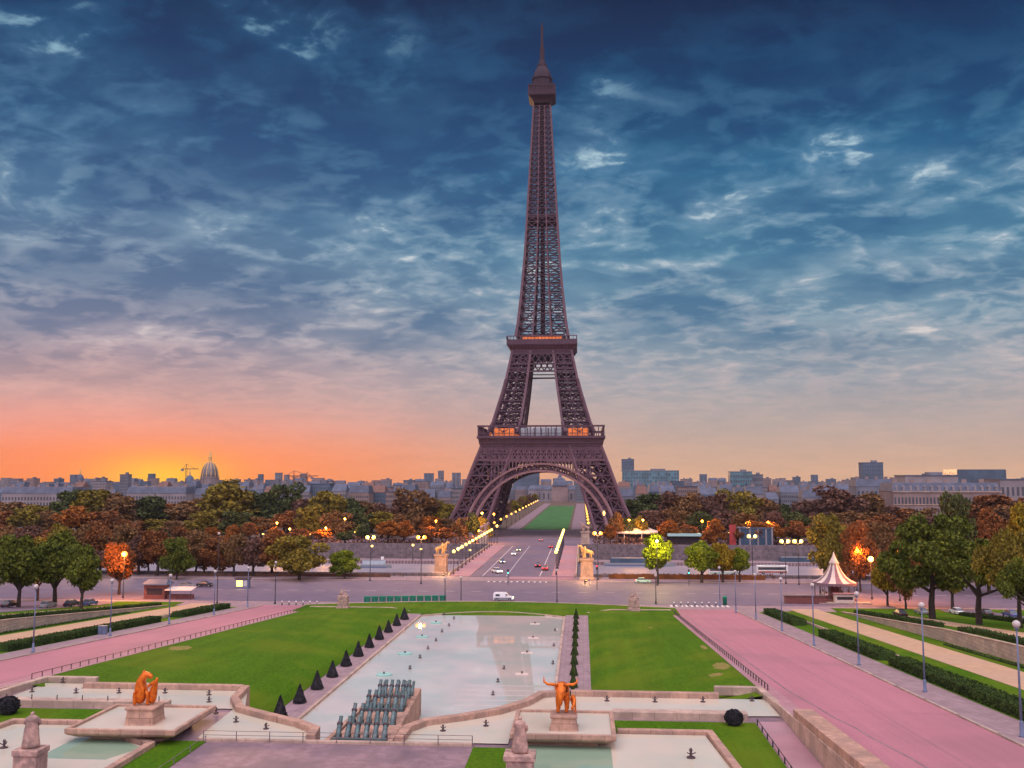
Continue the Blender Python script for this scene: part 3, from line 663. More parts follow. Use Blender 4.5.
# fountain heads in the water
def nozzle_proto(loc):
    t = thing('fountain_nozzle', '', 'fountain nozzle', loc, group='small fountain nozzles standing in the water')
    MB().lathe([(.38, 0), (.36, .1), (.12, .14), (.10, .55), (.17, .62), (.09, .8)], 10).build('pipe', 'bronze_dark', t)
    b = MB(); 
    for a in range(3): b.bar((0, 0, .28), (.42 * math.cos(a * 2.1), .42 * math.sin(a * 2.1), .5), .08)
    b.build('side_jet', 'bronze_dark', t); return t
NZ = None
def nozzle(px, py, z, one, many, sc=.8):
    global NZ
    x, y = P(px, py, z)
    if NZ is None: NZ = nozzle_proto((x, y, z)); NZ.scale = (sc,) * 3; o = NZ
    else: o = dup(NZ, (x, y, z), rnd.random() * 6, sc)
    pend(o, one, many)
zc = ZN + .12
for px, py in ((63, 682), (32, 692), (76, 693), (119, 693), (165, 693), (209, 695), (209, 702), (216, 713), (236, 722)): nozzle(px, py, zc, 'small dark nozzle', 'small dark nozzles in the channel behind the horses')
for px, py in ((266, 729), (443, 731), (486, 726), (607, 701), (655, 702), (703, 702), (752, 701), (741, 690)): nozzle(px, py, zc, 'small dark nozzle', 'small dark nozzles in the channel behind the bull')
nozzle(691, 758, ZN + .16, 'dark nozzle alone in the wide basin before the bull', '', 1.1); nozzle(4, 748, ZN + .16, 'dark nozzle alone in the basin behind the robed figure', '', 1.0)
for px, py in ((444, 615), (454, 619), (449, 626), (442, 632), (436, 641), (428, 649), (420, 658), (410, 669), (555, 631), (554, 646), (553, 664), (504, 669), (493, 695), (498, 682)):
    nozzle(px, py, .86, 'small dark nozzle in the long pool', 'small dark nozzles dotted along the long pool', .85)
DISC = None
for px, py in ((436, 623), (422, 637), (405, 654), (384, 675)):
    x, y = P(px, py, .86)
    if DISC is None:
        t = thing('fountain_disc', '', 'fountain disc', (x, y, .84), group='pale green round fountain discs in the long pool'); DISC = t
        MB().lathe([(1.35, 0), (1.35, .16), (1.2, .22), (.3, .25)], 24).build('rim', 'pool_floor_teal', t); MB().lathe([(.16, .2), (.13, .5), (.2, .56)], 8).build('spout', 'bronze_dark', t); o = t
    else: o = dup(DISC, (x, y, .84))
    pend(o, 'pale green disc', 'pale green fountain discs in the pool beside the cones')
x, y = P(422, 637, .86)
SLAB = None
for px, py in ((533, 638), (527, 653), (522, 674), (535, 624)):
    x, y = P(px, py, .86)
    if SLAB is None:
        t = thing('fountain_slab', '', 'fountain slab', (x, y, .84), group='flat pale fountain slabs in the long pool'); SLAB = t
        MB().box(0, 0, 0, 2.2, 1.1, .12).build('plate', 'cream_cloth', t, bevel=.04); MB().lathe([(.16, .17), (.13, .4), (.2, .46)], 8).build('spout', 'bronze_dark', t); o = t
    else: o = dup(SLAB, (x, y, .84))
    pend(o, 'flat pale slab', 'flat pale slabs low in the pool', key=y, order='near')
# rows of clipped cones beside the pool
def cone_proto(loc):
    t = thing('clipped_cone_tree', '', 'topiary', loc, group='dark clipped yew cones along the pool')
    n = 1500; h = rg.uniform(0, 1, n) ** 1.4; a = rg.uniform(0, 6.283, n); r = (1.0 * (1 - h) + .03) * rg.uniform(.9, 1.04, n)
    quads('foliage', leaf_cloud(np.stack([r * np.cos(a), r * np.sin(a), .2 + 2.9 * h], 1), .11, rg), 'leaf_yew', t)
    MB().lathe([(.86, .2), (.96, .32), (.5, 1.7), (.03, 3.1)], 16).build('crown', 'leaf_yew', t, smooth=True); MB().tube([(0, 0, -.05), (0, 0, .3)], .12, 8).build('trunk', 'bark', t); return t
CN = None
for i in range(12):
    y = 133 + 9.3 * i
    for x, zone in ((-41.6, 'clipped dark cones on the walk beside the sloping lawn and discs'), (-1.6, 'clipped dark cones packed in line behind the bull')):
        if x > -10: yy = y + 4
        else: yy = y
        if yy > 234: continue
        if CN is None: CN = cone_proto((x, yy, 1.1)); o = CN
        else:
            k = .68 if x > -10 else 1.0
            o = dup(CN, (x, yy, 1.1), rnd.random() * 6, (rnd.uniform(.86, 1.02) * k, rnd.uniform(.86, 1.02) * k, rnd.uniform(.76, .94)), {'foliage': 'leaf_hedge', 'crown': 'leaf_dark'} if x > -10 else None)
        pend(o, 'clipped dark cone', zone, key=yy, order='near')
# railings
def railing(label, line, zf, step, h=.85, rails=(1.0, .5), m='black_metal', name='iron_railing', w_=.07, cat='railing'):
    t = thing(name, label, cat, (0, 0, 0)); L = [Vector(p) for p in line]; tot = sum((b - a).length for a, b in zip(L, L[1:])); n = min(98, max(2, round(tot / step)))
    def at(d):
        for a, b in zip(L, L[1:]):
            l = (b - a).length
            if d <= l + 1e-6: return a + (b - a) * (d / l)
            d -= l
        return L[-1]
    pts = [at(tot * i / n) for i in range(n + 1)]
    proto = None
    for p in pts:
        if proto is None: proto = MB().tube([(0, 0, -.15), (0, 0, h)], w_, 6).build('post', m, t); o = proto
        else: o = proto.copy(); C.objects.link(o)
        o.parent = t; o.location = (p.x, p.y, zf(p))
    for k in rails:
        b = MB(); 
        for a, c in zip(pts, pts[1:]): b.bar((a.x, a.y, zf(a) + h * k), (c.x, c.y, zf(c) + h * k), w_ * .9)
        b.build('rail', m, t)
    return t
railing('low iron railing along the front edge of the brown terrace above the cannons', [(-37.6, 95.6), (-10.8, 95.6)], lambda p: ZN + .28, 3.4, .8, (1.0, .5), 'rail_grey', w_=.045)
railing('low iron railing between the brown terrace and the green triangle by the horses', [(-37.2, 95.2), (-37.2, 84)], lambda p: ZN + .05, 3.2, .65, (1.0,), 'rail_grey', w_=.045)
railing('low iron railing between the grass and the path beside the buff parapet', [(18.3, 106), (18.3, 84)], lambda p: ZN + .03, 2.8, .6, (.9,))
railing('row of short dark posts with a wire along the lawn by the right pink avenue', [(22.4, 122), (22.4, 250)], lambda p: zr(p.y) + .05, 2.0, .75, (.95,), 'bronze_dark', 'post_fence', .075, 'fence')
railing('row of short dark posts with a wire along the lawn by the left pink avenue', [(-70.9, 122), (-70.9, 250)], lambda p: zr(p.y) + .05, 2.4, .7, (.95,), 'bronze_dark', 'post_fence', .07, 'fence')
railing('thin iron railing on the flat pale wall near the robed figure', [(-66, 108.6), (-48, 108.6)], lambda p: ZW + .05, 3.2, .55, (), 'black_metal', 'post_fence', .06, 'fence')

# low walls, hedges and lamps along both avenues
wallthing('retaining_wall', 'long weathered stone retaining wall below the park trees beside the right sand path', [(64.7, y) for y in (60, 100, 140, 180, 215, 250)], .6, lambda p: zr(p.y) - .3, lambda p: zt(p.y) + .12, 'wall_stone', cap='pale_stone')
wallthing('retaining_wall', 'long weathered stone retaining wall below the park trees beside the left sand path', [(-109.2, y) for y in (60, 100, 140, 180, 215, 250)], .6, lambda p: zr(p.y) - .3, lambda p: zt(p.y) + .12, 'wall_stone', cap='pale_stone')
wallthing('garden_kerb', 'thin pale stone kerb behind the dark hedge of the right avenue', [(48.4, y) for y in (60, 110, 150, 190, 240)], .35, lambda p: zr(p.y), lambda p: zr(p.y) + .75, 'pale_stone', 'kerb')
wallthing('garden_kerb', 'thin pale stone kerb behind the dark hedge of the left avenue', [(-94.2, y) for y in (60, 110, 150, 190, 240)], .35, lambda p: zr(p.y), lambda p: zr(p.y) + .75, 'pale_stone', 'kerb')
def hedge(label, x0, x1, y0, y1, zf, h, cat='hedge', m='leaf_hedge', leaf=.12, dens=26):
    t = thing('clipped_hedge', label, cat, ((x0 + x1) / 2, (y0 + y1) / 2, zf((y0 + y1) / 2)))
    ox, oy, oz = t.location; wx = (x1 - x0) / 2
    g = MB(); n = max(2, int((y1 - y0) / 5))
    g.wall([(0, y0 + (y1 - y0) * i / n - oy) for i in range(n + 1)], 2 * wx * .9, lambda p: zf(p.y + oy) - oz - .2, lambda p: zf(p.y + oy) - oz + h * .93); g.build('body', m, t)
    N = int(dens * (y1 - y0) * (2 * wx + 2 * h)); yy = rg.uniform(y0, y1, N); s_ = rg.uniform(0, 2 * wx + 2 * h, N)
    xx = np.where(s_ < h, -wx, np.where(s_ > h + 2 * wx, wx, s_ - h - wx)); zz = np.where(s_ < h, s_, np.where(s_ > h + 2 * wx, 2 * wx + 2 * h - s_, h))
    zb = np.array([zf(v) for v in yy]) - oz; p = np.stack([xx, yy - oy, zb + zz], 1) + rg.normal(0, .07, (N, 3))
    quads('foliage', leaf_cloud(p, leaf, rg), m, t)
for (a, b, l) in ((92, 148, 'long dark clipped hedge beside the near stretch of the right avenue'), (153, 190, 'dark clipped hedge between the two gaps beside the right avenue'), (212, 246, 'short dark clipped hedge by the plaza end of the right avenue')):
    hedge(l, 44.6, 47.4, a, b, zr, 1.35)
for (a, b, l) in ((100, 142, 'dark clipped hedge beside the near stretch of the left avenue'), (149, 205, 'long dark clipped hedge along the middle of the left avenue'), (216, 246, 'short dark clipped hedge by the plaza end of the left avenue')):
    hedge(l, -93.4, -90.6, a, b, zr, 1.3)
for (a, b, x, l) in ((130, 175, 62.6, 'low broken hedge line in front of the right retaining wall'), (150, 225, -107.6, 'low broken hedge line in front of the left retaining wall')):
    hedge(l, x - .4, x + .4, a, b, zr, .55, dens=10)
for (a, b, x, l) in ((120, 178, 66.6, 'low dark hedge on top of the right retaining wall'), (190, 246, 67.2, 'low dark hedge on the right terrace by the striped carousel'),
                     (110, 250, -111.4, 'low dark hedge on top of the left retaining wall'), (150, 240, 90, 'dark hedge below the spreading park trees by the parked cars')):
    hedge(l, x - .8, x + .8, a, b, zt, .8, dens=14)
def slender_lamp(loc, h, glow):
    t = thing('street_lamp', '', 'street lamp', loc, group='tall globe lamps along the pink avenues')
    MB().lathe([(.30, 0), (.30, .15), (.2, .25), (.19, 1.3), (.13, 1.5)], 12).build('base', 'lamp_grey', t, smooth=True)
    MB().tube([(0, 0, 1.4), (0, 0, h - .75)], [.12, .075], 10).build('pole', 'lamp_grey', t, smooth=True)
    MB().lathe([(.09, h - .8), (.24, h - .7), (.2, h - .62), (.1, h - .58)], 12).build('collar', 'lamp_grey', t, smooth=True)
    MB().lathe([(.08, h - .6)] + [(.36 * math.sin(a), h - .27 - .36 * math.cos(a)) for a in [k * math.pi / 10 for k in range(1, 10)]] + [(.02, h + .09)], 16).build('globe', glow, t, smooth=True)
    return t
LP = None
for spots, zone in ((((1022, 737), (925, 692), (859, 665), (814, 645.5), (782, 631), (756, 619.5), (736, 612.6), (720, 606)), 'globe lamps along the right avenue'),
                    (((33, 652.5), (110, 636), (169, 624), (214, 615), (247.5, 607)), 'globe lamps along the left avenue')):
    for px, py in spots:
        x, y = on(px, py, lambda v: zr(v) + .14)
        if LP is None: LP = slender_lamp((x, y, zr(y) + .14), 10.6, 'globe'); o = LP
        else: o = dup(LP, (x, y, zr(y) + .14), 0, (1, 1, rnd.uniform(.97, 1.0)))
        pend(o, 'globe lamp', zone, key=y, order='near')
# small things along the left avenue
t = thing('utility_cabinet', 'grey blue utility cabinet standing in front of the left hedge', 'cabinet', (-89.6, P(115, 634, 5)[1], zr(P(115, 634, 5)[1]) + .14))
MB().box(0, 0, 0, 1.5, .8, 1.5).build('body', 'lamp_grey', t, bevel=.03); MB().box(0, 0, 1.5, 1.6, .9, .1).build('lid', 'lamp_grey', t); MB().box(0, -.42, .1, .03, .02, 1.3).build('door_seam', 'black_metal', t)
# ============================================================ THE LATTICE TOWER
TX, TY = AT(543.4, 470, 600)[0], 600.0
OUT = [(0, 56.0), (20, 46.6), (40, 39.8), (57.6, 33.2), (66, 29.2), (90, 22.4), (110, 18.4), (118, 16.8), (126, 15.2), (150, 12.7), (175, 10.7), (210, 8.8), (240, 7.1), (276, 5.2), (290, 5.2)]
INN = [(0, 32.5), (20, 26.5), (40, 20.5), (57.6, 15), (66, 12.6), (90, 9.2), (110, 7.0), (118, 6.2), (126, 5.4), (150, 4.2), (175, 3.2), (210, 2.4), (240, 2), (276, 1.6), (290, 1.6)]
def itp(t, h):
    for (a, x), (b, y) in zip(t, t[1:]):
        if h <= b: return x + (y - x) * (h - a) / (b - a)
    return t[-1][1]
tw = thing('lattice_tower', 'tall brown wrought iron lattice tower with three platforms standing beyond the bridge', 'tower', (TX, TY, 0))
def xface(b, A0, A1, B0, B1, w_, cols=1, hor=True):
    """lattice panel between edges A0-A1 (bottom to top) and B0-B1"""
    A0, A1, B0, B1 = map(Vector, (A0, A1, B0, B1))
    for c in range(cols):
        p, q = A0.lerp(B0, c / cols), A0.lerp(B0, (c + 1) / cols); r, s_ = A1.lerp(B1, c / cols), A1.lerp(B1, (c + 1) / cols)
        b.bar(p, s_, w_, w_ * .6); b.bar(q, r, w_, w_ * .6)
        if c: b.bar(p, r, w_ * .8, w_ * .6)
    if hor: b.bar(A1, B1, w_ * 1.2, w_)
def leg(sx_, sy_, hs, cw, bw, cols, name, parent):
    ch, br = [MB() for _ in range(4)], MB()
    def cor(h): 
        o, i = itp(OUT, h), itp(INN, h)
        return [(sx_ * o, sy_ * o, h), (sx_ * i, sy_ * o, h), (sx_ * i, sy_ * i, h), (sx_ * o, sy_ * i, h)]
    for h0, h1 in zip(hs, hs[1:]):
        a, b = cor(h0), cor(h1)
        for k in range(4):
            ch[k].bar(a[k], b[k], cw); xface(br, a[k], b[k], a[(k + 1) % 4], b[(k + 1) % 4], bw, cols)
            m0 = (Vector(a[k]) + Vector(a[(k + 1) % 4])) / 2; m1 = (Vector(b[k]) + Vector(b[(k + 1) % 4])) / 2
        br.bar(a[0], b[2], bw); br.bar(a[1], b[3], bw); br.bar(b[0], b[2], bw * 1.6); br.bar(b[1], b[3], bw * 1.6)
    o = br.build(name, 'iron', parent)
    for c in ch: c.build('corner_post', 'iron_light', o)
for sx_ in (-1, 1):
    for sy_ in (-1, 1):
        leg(sx_, sy_, [3 + (55 - 3) * i / 8 for i in range(9)], 1.5, .85, 3, 'leg_lattice', tw)
        leg(sx_, sy_, [61 + (113 - 61) * i / 8 for i in range(9)], 1.35, .62, 2, 'upper_leg_lattice', tw)
        MB().lathe([(15.5, -1), (15.5, 1.2), (14.2, 3.4)], 4, sq=True, x=sx_ * 50, y=sy_ * 50).build('masonry_foot', 'quay_stone', tw)
# arches, spandrels and girder on each of the four sides
for k in range(4):
    ca, sa = math.cos(k * math.pi / 2), math.sin(k * math.pi / 2)
    def rot(x, y, z): return (x * ca - y * sa, x * sa + y * ca, z)
    def fy(h): return -itp(OUT, h) + .2
    ar, la, gd = MB(), MB(), MB(); n = 36
    ri, ro, zc_ = 38.2, 42.4, .5
    def pt(r, t, off): 
        x, h = r * math.cos(t), zc_ + r * math.sin(t) * .985
        return rot(x, fy(max(h, 6)) + off, h)
    ts = [math.pi * (.05 + .90 * i / n) for i in range(n + 1)]
    for i in range(n):
        for off in (0, 3.2):
            ar.bar(pt(ri, ts[i], off - .9), pt(ri, ts[i + 1], off - .9), 1.5, 1.2); ar.bar(pt(ro, ts[i], off - .9), pt(ro, ts[i + 1], off - .9), 1.5, 1.1)
            la.bar(pt(ri, ts[i], off), pt(ro, ts[i + 1], off), .5); la.bar(pt(ro, ts[i], off), pt(ri, ts[i + 1], off), .5); la.bar(pt(ro, ts[i], off), pt(ri, ts[i], off), .5)
        la.bar(pt(ri, ts[i], 0), pt(ri, ts[i], 3.2), .5)
        a0, a1, a2, a3 = pt(ri, ts[i], 0), pt(ri, ts[i + 1], 0), pt(ri, ts[i + 1], 3.2), pt(ri, ts[i], 3.2); la.add([a0, a1, a2, a3], [(0, 1, 2, 3)])
    o = ar.build('arch', 'iron_lit', tw); la.build('lattice', 'iron', o)
    # spandrel arcade between arch and girder
    for i in range(-16, 17):
        x = i * 2.05; h = zc_ + .985 * math.sqrt(max(0, (ro + .3) ** 2 - x * x))
        if h < 43.6 and abs(x) < 30: gd.bar(rot(x, fy(h), h), rot(x, fy(44.4), 44.4), .55)
        if h < 42.5 and abs(x) < 29:
            gd.bar(rot(x, fy(42.6), 42.8), rot(x + 1.0, fy(43.6), 44.0), .5); gd.bar(rot(x, fy(42.6), 42.8), rot(x - 1.0, fy(43.6), 44.0), .5)
    for h0, h1, nx_, w_ in ((44.4, 51.0, 22, .62),):
        w0, w1 = itp(OUT, h0), itp(OUT, h1)
        gd.bar(rot(-w0, fy(h0), h0), rot(w0, fy(h0), h0), 1.3, 1.0); gd.bar(rot(-w1, fy(h1), h1), rot(w1, fy(h1), h1), 1.3, 1.0)
        for i in range(nx_):
            a, b = -1 + 2 * i / nx_, -1 + 2 * (i + 1) / nx_
            gd.bar(rot(a * w0, fy(h0), h0), rot(b * w1, fy(h1), h1), w_); gd.bar(rot(b * w0, fy(h0), h0), rot(a * w1, fy(h1), h1), w_); gd.bar(rot(a * w0, fy(h0), h0), rot(a * w1, fy(h1), h1), w_ * .8)
            m = (a + b) / 2; hm = (h0 + h1) / 2
            gd.bar(rot(m * w0, fy(h0), h0), rot(a * (w0 + w1) / 2, fy(hm), hm), w_ * .7); gd.bar(rot(m * w0, fy(h0), h0), rot(b * (w0 + w1) / 2, fy(hm), hm), w_ * .7)
            gd.bar(rot(m * w1, fy(h1), h1), rot(a * (w0 + w1) / 2, fy(hm), hm), w_ * .7); gd.bar(rot(m * w1, fy(h1), h1), rot(b * (w0 + w1) / 2, fy(hm), hm), w_ * .7)
    gd.build('girder', 'iron_light', tw)  # lighter iron colour paints this lattice as lit
    # black sheet one bay behind the girder, painting the darkness seen through it
    bk = MB(); bk.add([rot(-33, -33.2, 44.8), rot(33, -33.2, 44.8), rot(31, -31.5, 51), rot(-31, -31.5, 51)], [(0, 1, 2, 3)]); bk.build('girder_dark_sheet', 'black_metal', tw)
    # frieze and gallery of the first platform
    fr = MB(); fr.add([rot(-35.4, -35.4, 51.2), rot(35.4, -35.4, 51.2), rot(36.4, -36.4, 57.2), rot(-36.4, -36.4, 57.2)], [(0, 1, 2, 3)])
    for i in range(-16, 17): fr.bar(rot(i * 2.2, -35.5, 51.4), rot(i * 2.25, -36.9, 57.4), .55, .5)
    fr.bar(rot(-36, -35.7, 51.4), rot(36, -35.7, 51.4), 1.0).bar(rot(-36, -36.4, 54.6), rot(36, -36.4, 54.6), .5); fr.build('frieze', 'iron', tw)
    ga = MB(); ga.bar(rot(-37.2, -37.0, 57.9), rot(37.2, -37.0, 57.9), 1.5, 1.4); ga.bar(rot(-37.2, -37.0, 64.4), rot(37.2, -37.0, 64.4), 1.0, 1.0); ga.bar(rot(-37.2, -37.0, 60.2), rot(37.2, -37.0, 60.2), .35)
    for i in range(-12, 13): ga.bar(rot(i * 3.07, -37.0, 58), rot(i * 3.07, -37.0, 64.4), .5)
    for i in range(-72, 73, 2): ga.bar(rot(i * .51, -37.0, 58.4), rot(i * .51, -37.0, 60.2), .16)
    ga.build('gallery', 'iron', tw)
    pv = MB(); pv.add([rot(-12.5, -30, 58.2), rot(12.5, -30, 58.2), rot(12.5, -30.6, 63.4), rot(-12.5, -30.6, 63.4)], [(0, 1, 2, 3)])
    pv.add([rot(-12.5, -30.6, 63.4), rot(12.5, -30.6, 63.4), rot(12.5, -20, 64.4), rot(-12.5, -20, 64.4)], [(0, 1, 2, 3)])
    o = pv.build('glass_pavilion', 'pale_glass', tw); fr_ = MB()
    for i in range(-3, 4): fr_.bar(rot(i * 4.15, -30.1, 58.2), rot(i * 4.15, -30.7, 63.6), .45)
    fr_.build('frame', 'iron_dark', o)
    for s_ in (-1, 1):
        MB().add([rot(s_ * 28, -31, 58.6), rot(s_ * 16, -31, 58.6), rot(s_ * 16, -31, 63.4), rot(s_ * 28, -31, 63.4)], [(0, 1, 2, 3)]).build('lit_restaurant', 'lit_room', tw)
b = MB(); 
for h, w_, i_ in ((57.0, 36.8, 14), (51.0, 33, 15)):
    for x0, y0, x1, y1 in ((-w_, -w_, w_, -i_), (-w_, i_, w_, w_), (-w_, -i_, -i_, i_), (i_, -i_, w_, i_)): b.box((x0 + x1) / 2, (y0 + y1) / 2, h, x1 - x0, y1 - y0, .5)
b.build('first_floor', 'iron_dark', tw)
b = MB(); b.lathe([(36.5, 64.6), (36.5, 65), (30, 65.4)], 4, sq=True)
# second platform
b = MB(); b.lathe([(18.4, 109.6), (18.9, 112.4), (20.9, 114.4), (21.4, 115.2), (21.4, 118.2), (20.8, 118.3)], 4, sq=True); b.build('second_platform', 'iron', tw)
b = MB(); 
for k in range(4):
    ca, sa = math.cos(k * math.pi / 2), math.sin(k * math.pi / 2)
    def rot(x, y, z): return (x * ca - y * sa, x * sa + y * ca, z)
    for h0, h1 in ((103.2, 109.6),):
        w0, w1 = itp(OUT, h0) + .2, itp(OUT, h1) + .2
        for i in range(10):
            a, c = -1 + .2 * i, -.8 + .2 * i; b.bar(rot(a * w0, -w0, h0), rot(c * w1, -w1, h1), .6); b.bar(rot(c * w0, -w0, h0), rot(a * w1, -w1, h1), .6)
        b.bar(rot(-w0, -w0, h0), rot(w0, -w0, h0), 1.0); b.bar(rot(-w1, -w1, h1), rot(w1, -w1, h1), 1.1)
    w2 = itp(OUT, 98.5); b.bar(rot(-w2, -w2, 98.6), rot(w2, -w2, 98.6), .9, .9)
    w2 = itp(OUT, 100.5); b.bar(rot(-w2, -w2, 100.8), rot(w2, -w2, 100.8), .6, .6)
b.build('second_girder', 'iron', tw)
g = MB(); 
for k in range(4):
    ca, sa = math.cos(k * math.pi / 2), math.sin(k * math.pi / 2)
    def rot(x, y, z): return (x * ca - y * sa, x * sa + y * ca, z)
    g.bar(rot(-21.3, -21.3, 120.2), rot(21.3, -21.3, 120.2), .5)
    for i in range(-10, 11): g.bar(rot(i * 2.13, -21.3, 118.2), rot(i * 2.13, -21.3, 120.2), .35)
    for i in range(-9, 10): g.bar(rot(i * 2.2, -19.4, 113.0), rot(i * 2.25, -21.3, 115.4), .5)
g.build('gallery', 'iron_light', tw)
b = MB(); b.lathe([(14.4, 118.4), (14.4, 121.4), (13.6, 122.4)], 4, sq=True); o = b.build('upper_pavilion', 'iron_dark', tw)
for k in range(4):
    ca, sa = math.cos(k * math.pi / 2), math.sin(k * math.pi / 2)
    def rot(x, y, z): return (x * ca - y * sa, x * sa + y * ca, z)
    MB().add([rot(-12, -14.5, 118.7), rot(12, -14.5, 118.7), rot(12, -14.5, 120.6), rot(-12, -14.5, 120.6)], [(0, 1, 2, 3)]).build('lit_window', 'lit_room', o)
# tapering shaft
ch, br = [MB() for _ in range(12)], MB(); h = 121.0; hs = [h]
while h < 270: h += max(3.4, itp(OUT, h) * .46); hs.append(min(h, 273.6))
for h0, h1 in zip(hs, hs[1:]):
    o0, o1, i0, i1 = itp(OUT, h0), itp(OUT, h1), itp(INN, h0), itp(INN, h1); cw = .45 + .75 * (o0 / 16)
    for k in range(4):
        ca, sa = math.cos(k * math.pi / 2), math.sin(k * math.pi / 2)
        def rot(x, y, z): return (x * ca - y * sa, x * sa + y * ca, z)
        ch[k * 3].bar(rot(-o0, -o0, h0), rot(-o1, -o1, h1), cw * 1.35)
        ch[k * 3 + 1].bar(rot(-i0, -o0, h0), rot(-i1, -o1, h1), cw * .8); ch[k * 3 + 2].bar(rot(i0, -o0, h0), rot(i1, -o1, h1), cw * .8)
        xface(br, rot(-o0, -o0, h0), rot(-o1, -o1, h1), rot(-i0, -o0, h0), rot(-i1, -o1, h1), cw * .66)
        xface(br, rot(i0, -o0, h0), rot(i1, -o1, h1), rot(o0, -o0, h0), rot(o1, -o1, h1), cw * .66)
        xface(br, rot(-i0, -o0, h0), rot(-i1, -o1, h1), rot(i0, -o0, h0), rot(i1, -o1, h1), cw * .45)
        xface(br, rot(-o0, -i0, h0), rot(-o1, -i1, h1), rot(o0, -i0, h0), rot(o1, -i1, h1), cw * .4)
o = br.build('shaft_lattice', 'iron', tw)
for c in ch: c.build('corner_post', 'iron_light', o)
b = MB(); b.lathe([(1.5, 121), (1.2, 272)], 8); b.build('lift_shaft', 'iron_dark', o)
b = MB(); b.lathe([(8.7, 196), (9.6, 197), (9.6, 199.4), (9.0, 199.6)], 4, sq=True); b.build('mid_landing', 'iron_dark', o)
b = MB(); b.lathe([(5.2, 273.4), (6.2, 275.6), (8.0, 277.2), (8.5, 277.8), (8.5, 281.0), (8.1, 281.2), (8.1, 283.8), (8.5, 284), (8.5, 284.8), (7.0, 285.2)], 4, sq=True); o = b.build('third_platform', 'iron_dark', tw)
g = MB()
for k in range(4):
    ca, sa = math.cos(k * math.pi / 2), math.sin(k * math.pi / 2)
    def rot(x, y, z): return (x * ca - y * sa, x * sa + y * ca, z)
    for i in range(-7, 8): g.bar(rot(i * 1.15, -8.55, 278), rot(i * 1.15, -8.55, 284.4), .3)
g.build('mesh_screen', 'iron', o)
b = MB(); b.lathe([(6.4, 285.2), (6.4, 290.2), (7.0, 290.5), (7.0, 291.3), (6.2, 291.6), (5.6, 294.6), (4.4, 297.4), (3.3, 298.8), (3.3, 300.8), (2.4, 301.2), (1.8, 304)], 8); b.build('cabin', 'iron_dark', tw)
b = MB(); b.lathe([(1.6, 303.5), (1.4, 313), (.95, 313.3), (.8, 325), (1.0, 325.2), (1.0, 326.2), (.5, 326.6), (.4, 329.5)], 8)
for h in (305, 307.5, 310, 315, 319): b.box(0, 0, h, 2.9 if h < 312 else 1.9, .4, .5).box(0, 0, h + .6, .4, 2.9 if h < 312 else 1.9, .5)
b.build('antenna_mast', 'iron_dark', tw)
# ============================================================ BRIDGE, QUAYS AND PLAZA
BX = -24.5
br = thing('stone_bridge', 'wide stone road bridge on low arches leading over the river to the lattice tower', 'bridge', (BX, YQ, 0))
LB = YF - YQ
MB().box(0, LB / 2, -2.6, 45, LB + 2, 2.62).build('deck', 'quay_stone', br)
MB().add([(-14.5, -2, .03), (13.8, -2, .03), (13.8, LB + 1, .03), (-14.5, LB + 1, .03)], [(0, 1, 2, 3)]).build('roadway', 'asphalt', br)
for x0, x1 in ((-22, -14.5), (13.8, 22)): MB().box((x0 + x1) / 2, LB / 2, 0, x1 - x0, LB + 2, .16).build('sidewalk', 'pink_pavement', br)
b = MB()
for i in range(26): b.box(-2.0, 2 + i * 5.8, .03, .3, 3.4, .012)
b.build('centre_line', 'marking', br)
for x in (-10.3, 9.6): MB().box(x, LB / 2, .03, .22, LB, .012).build('edge_line', 'marking', br)
for s_ in (-1, 1): MB().box(s_ * 22.2, LB / 2, .02, .5, LB + 1, 1.0).build('parapet', 'pale_stone', br)
for k in range(6):
    y = LB * k / 5
    MB().lathe([(2.2, -9), (2.2, -3.2), (2.9, -2.6)], 4, sq=True, y=y).build('pier', 'quay_stone', br)
    if k < 5:
        a = MB(); 
        for s_ in (-21.8, 21.8):
            for q in range(12):
                t0, t1 = math.pi * q / 12, math.pi * (q + 1) / 12; r = LB / 10 - 2
                p0 = (s_, y + LB / 10 - r * math.cos(t0), -8 + 5.2 * math.sin(t0)); p1 = (s_, y + LB / 10 - r * math.cos(t1), -8 + 5.2 * math.sin(t1))
                a.add([p0, p1, (p1[0], p1[1], -2.5), (p0[0], p0[1], -2.5)], [(0, 1, 2, 3)])
        a.build('arch', 'quay_stone', br)
def quay(name, label, y, z0, z1, th, x0, x1, par=1.0):
    o = MB().box((x0 + x1) / 2, y, z0, x1 - x0, th, z1 - z0).build(name, 'quay_stone'); tag(o, label, 'quay wall')
    MB().box((x0 + x1) / 2, y, z1 + .002, x1 - x0, .5, par).build('parapet', 'quay_stone', o)
quay('quay_wall', 'near stone quay wall and parapet along the plaza to the left of the bridge', YQ, -9, 0, 1.2, -600, BX - 22.8, .9)
quay('quay_wall', 'near stone quay wall and parapet along the plaza to the right of the bridge', YQ, -9, 0, 1.2, BX + 22.8, 600, .9)
quay('quay_wall', 'far pale quay wall under the autumn trees left of the bridge', YF, -9, .1, 1.4, -900, BX - 22.8)
quay('quay_wall', 'far pale quay wall under the autumn trees right of the bridge', YF, -9, .1, 1.4, BX + 22.8, 900)
for x0, x1, l in ((-700, BX - 23.5, 'left'), (BX + 23.5, 700, 'right')):
    struct(MB().box((x0 + x1) / 2, YF - 7, -8.2, x1 - x0, 12, 1.7).build('lower_quay', 'pavement'))
railing('dark iron railing on the quay parapet left of the left equestrian statue', [(-230, YQ - 2), (BX - 28, YQ - 2)], lambda p: -.06, 2.2, 1.25, (1.0, .5), 'black_metal', 'iron_railing', .08)
railing('dark iron railing on the quay parapet beyond the lime green trees', [(BX + 38, YQ - 2), (230, YQ - 2)], lambda p: -.06, 2.2, 1.25, (1.0, .5), 'black_metal', 'iron_railing', .08)
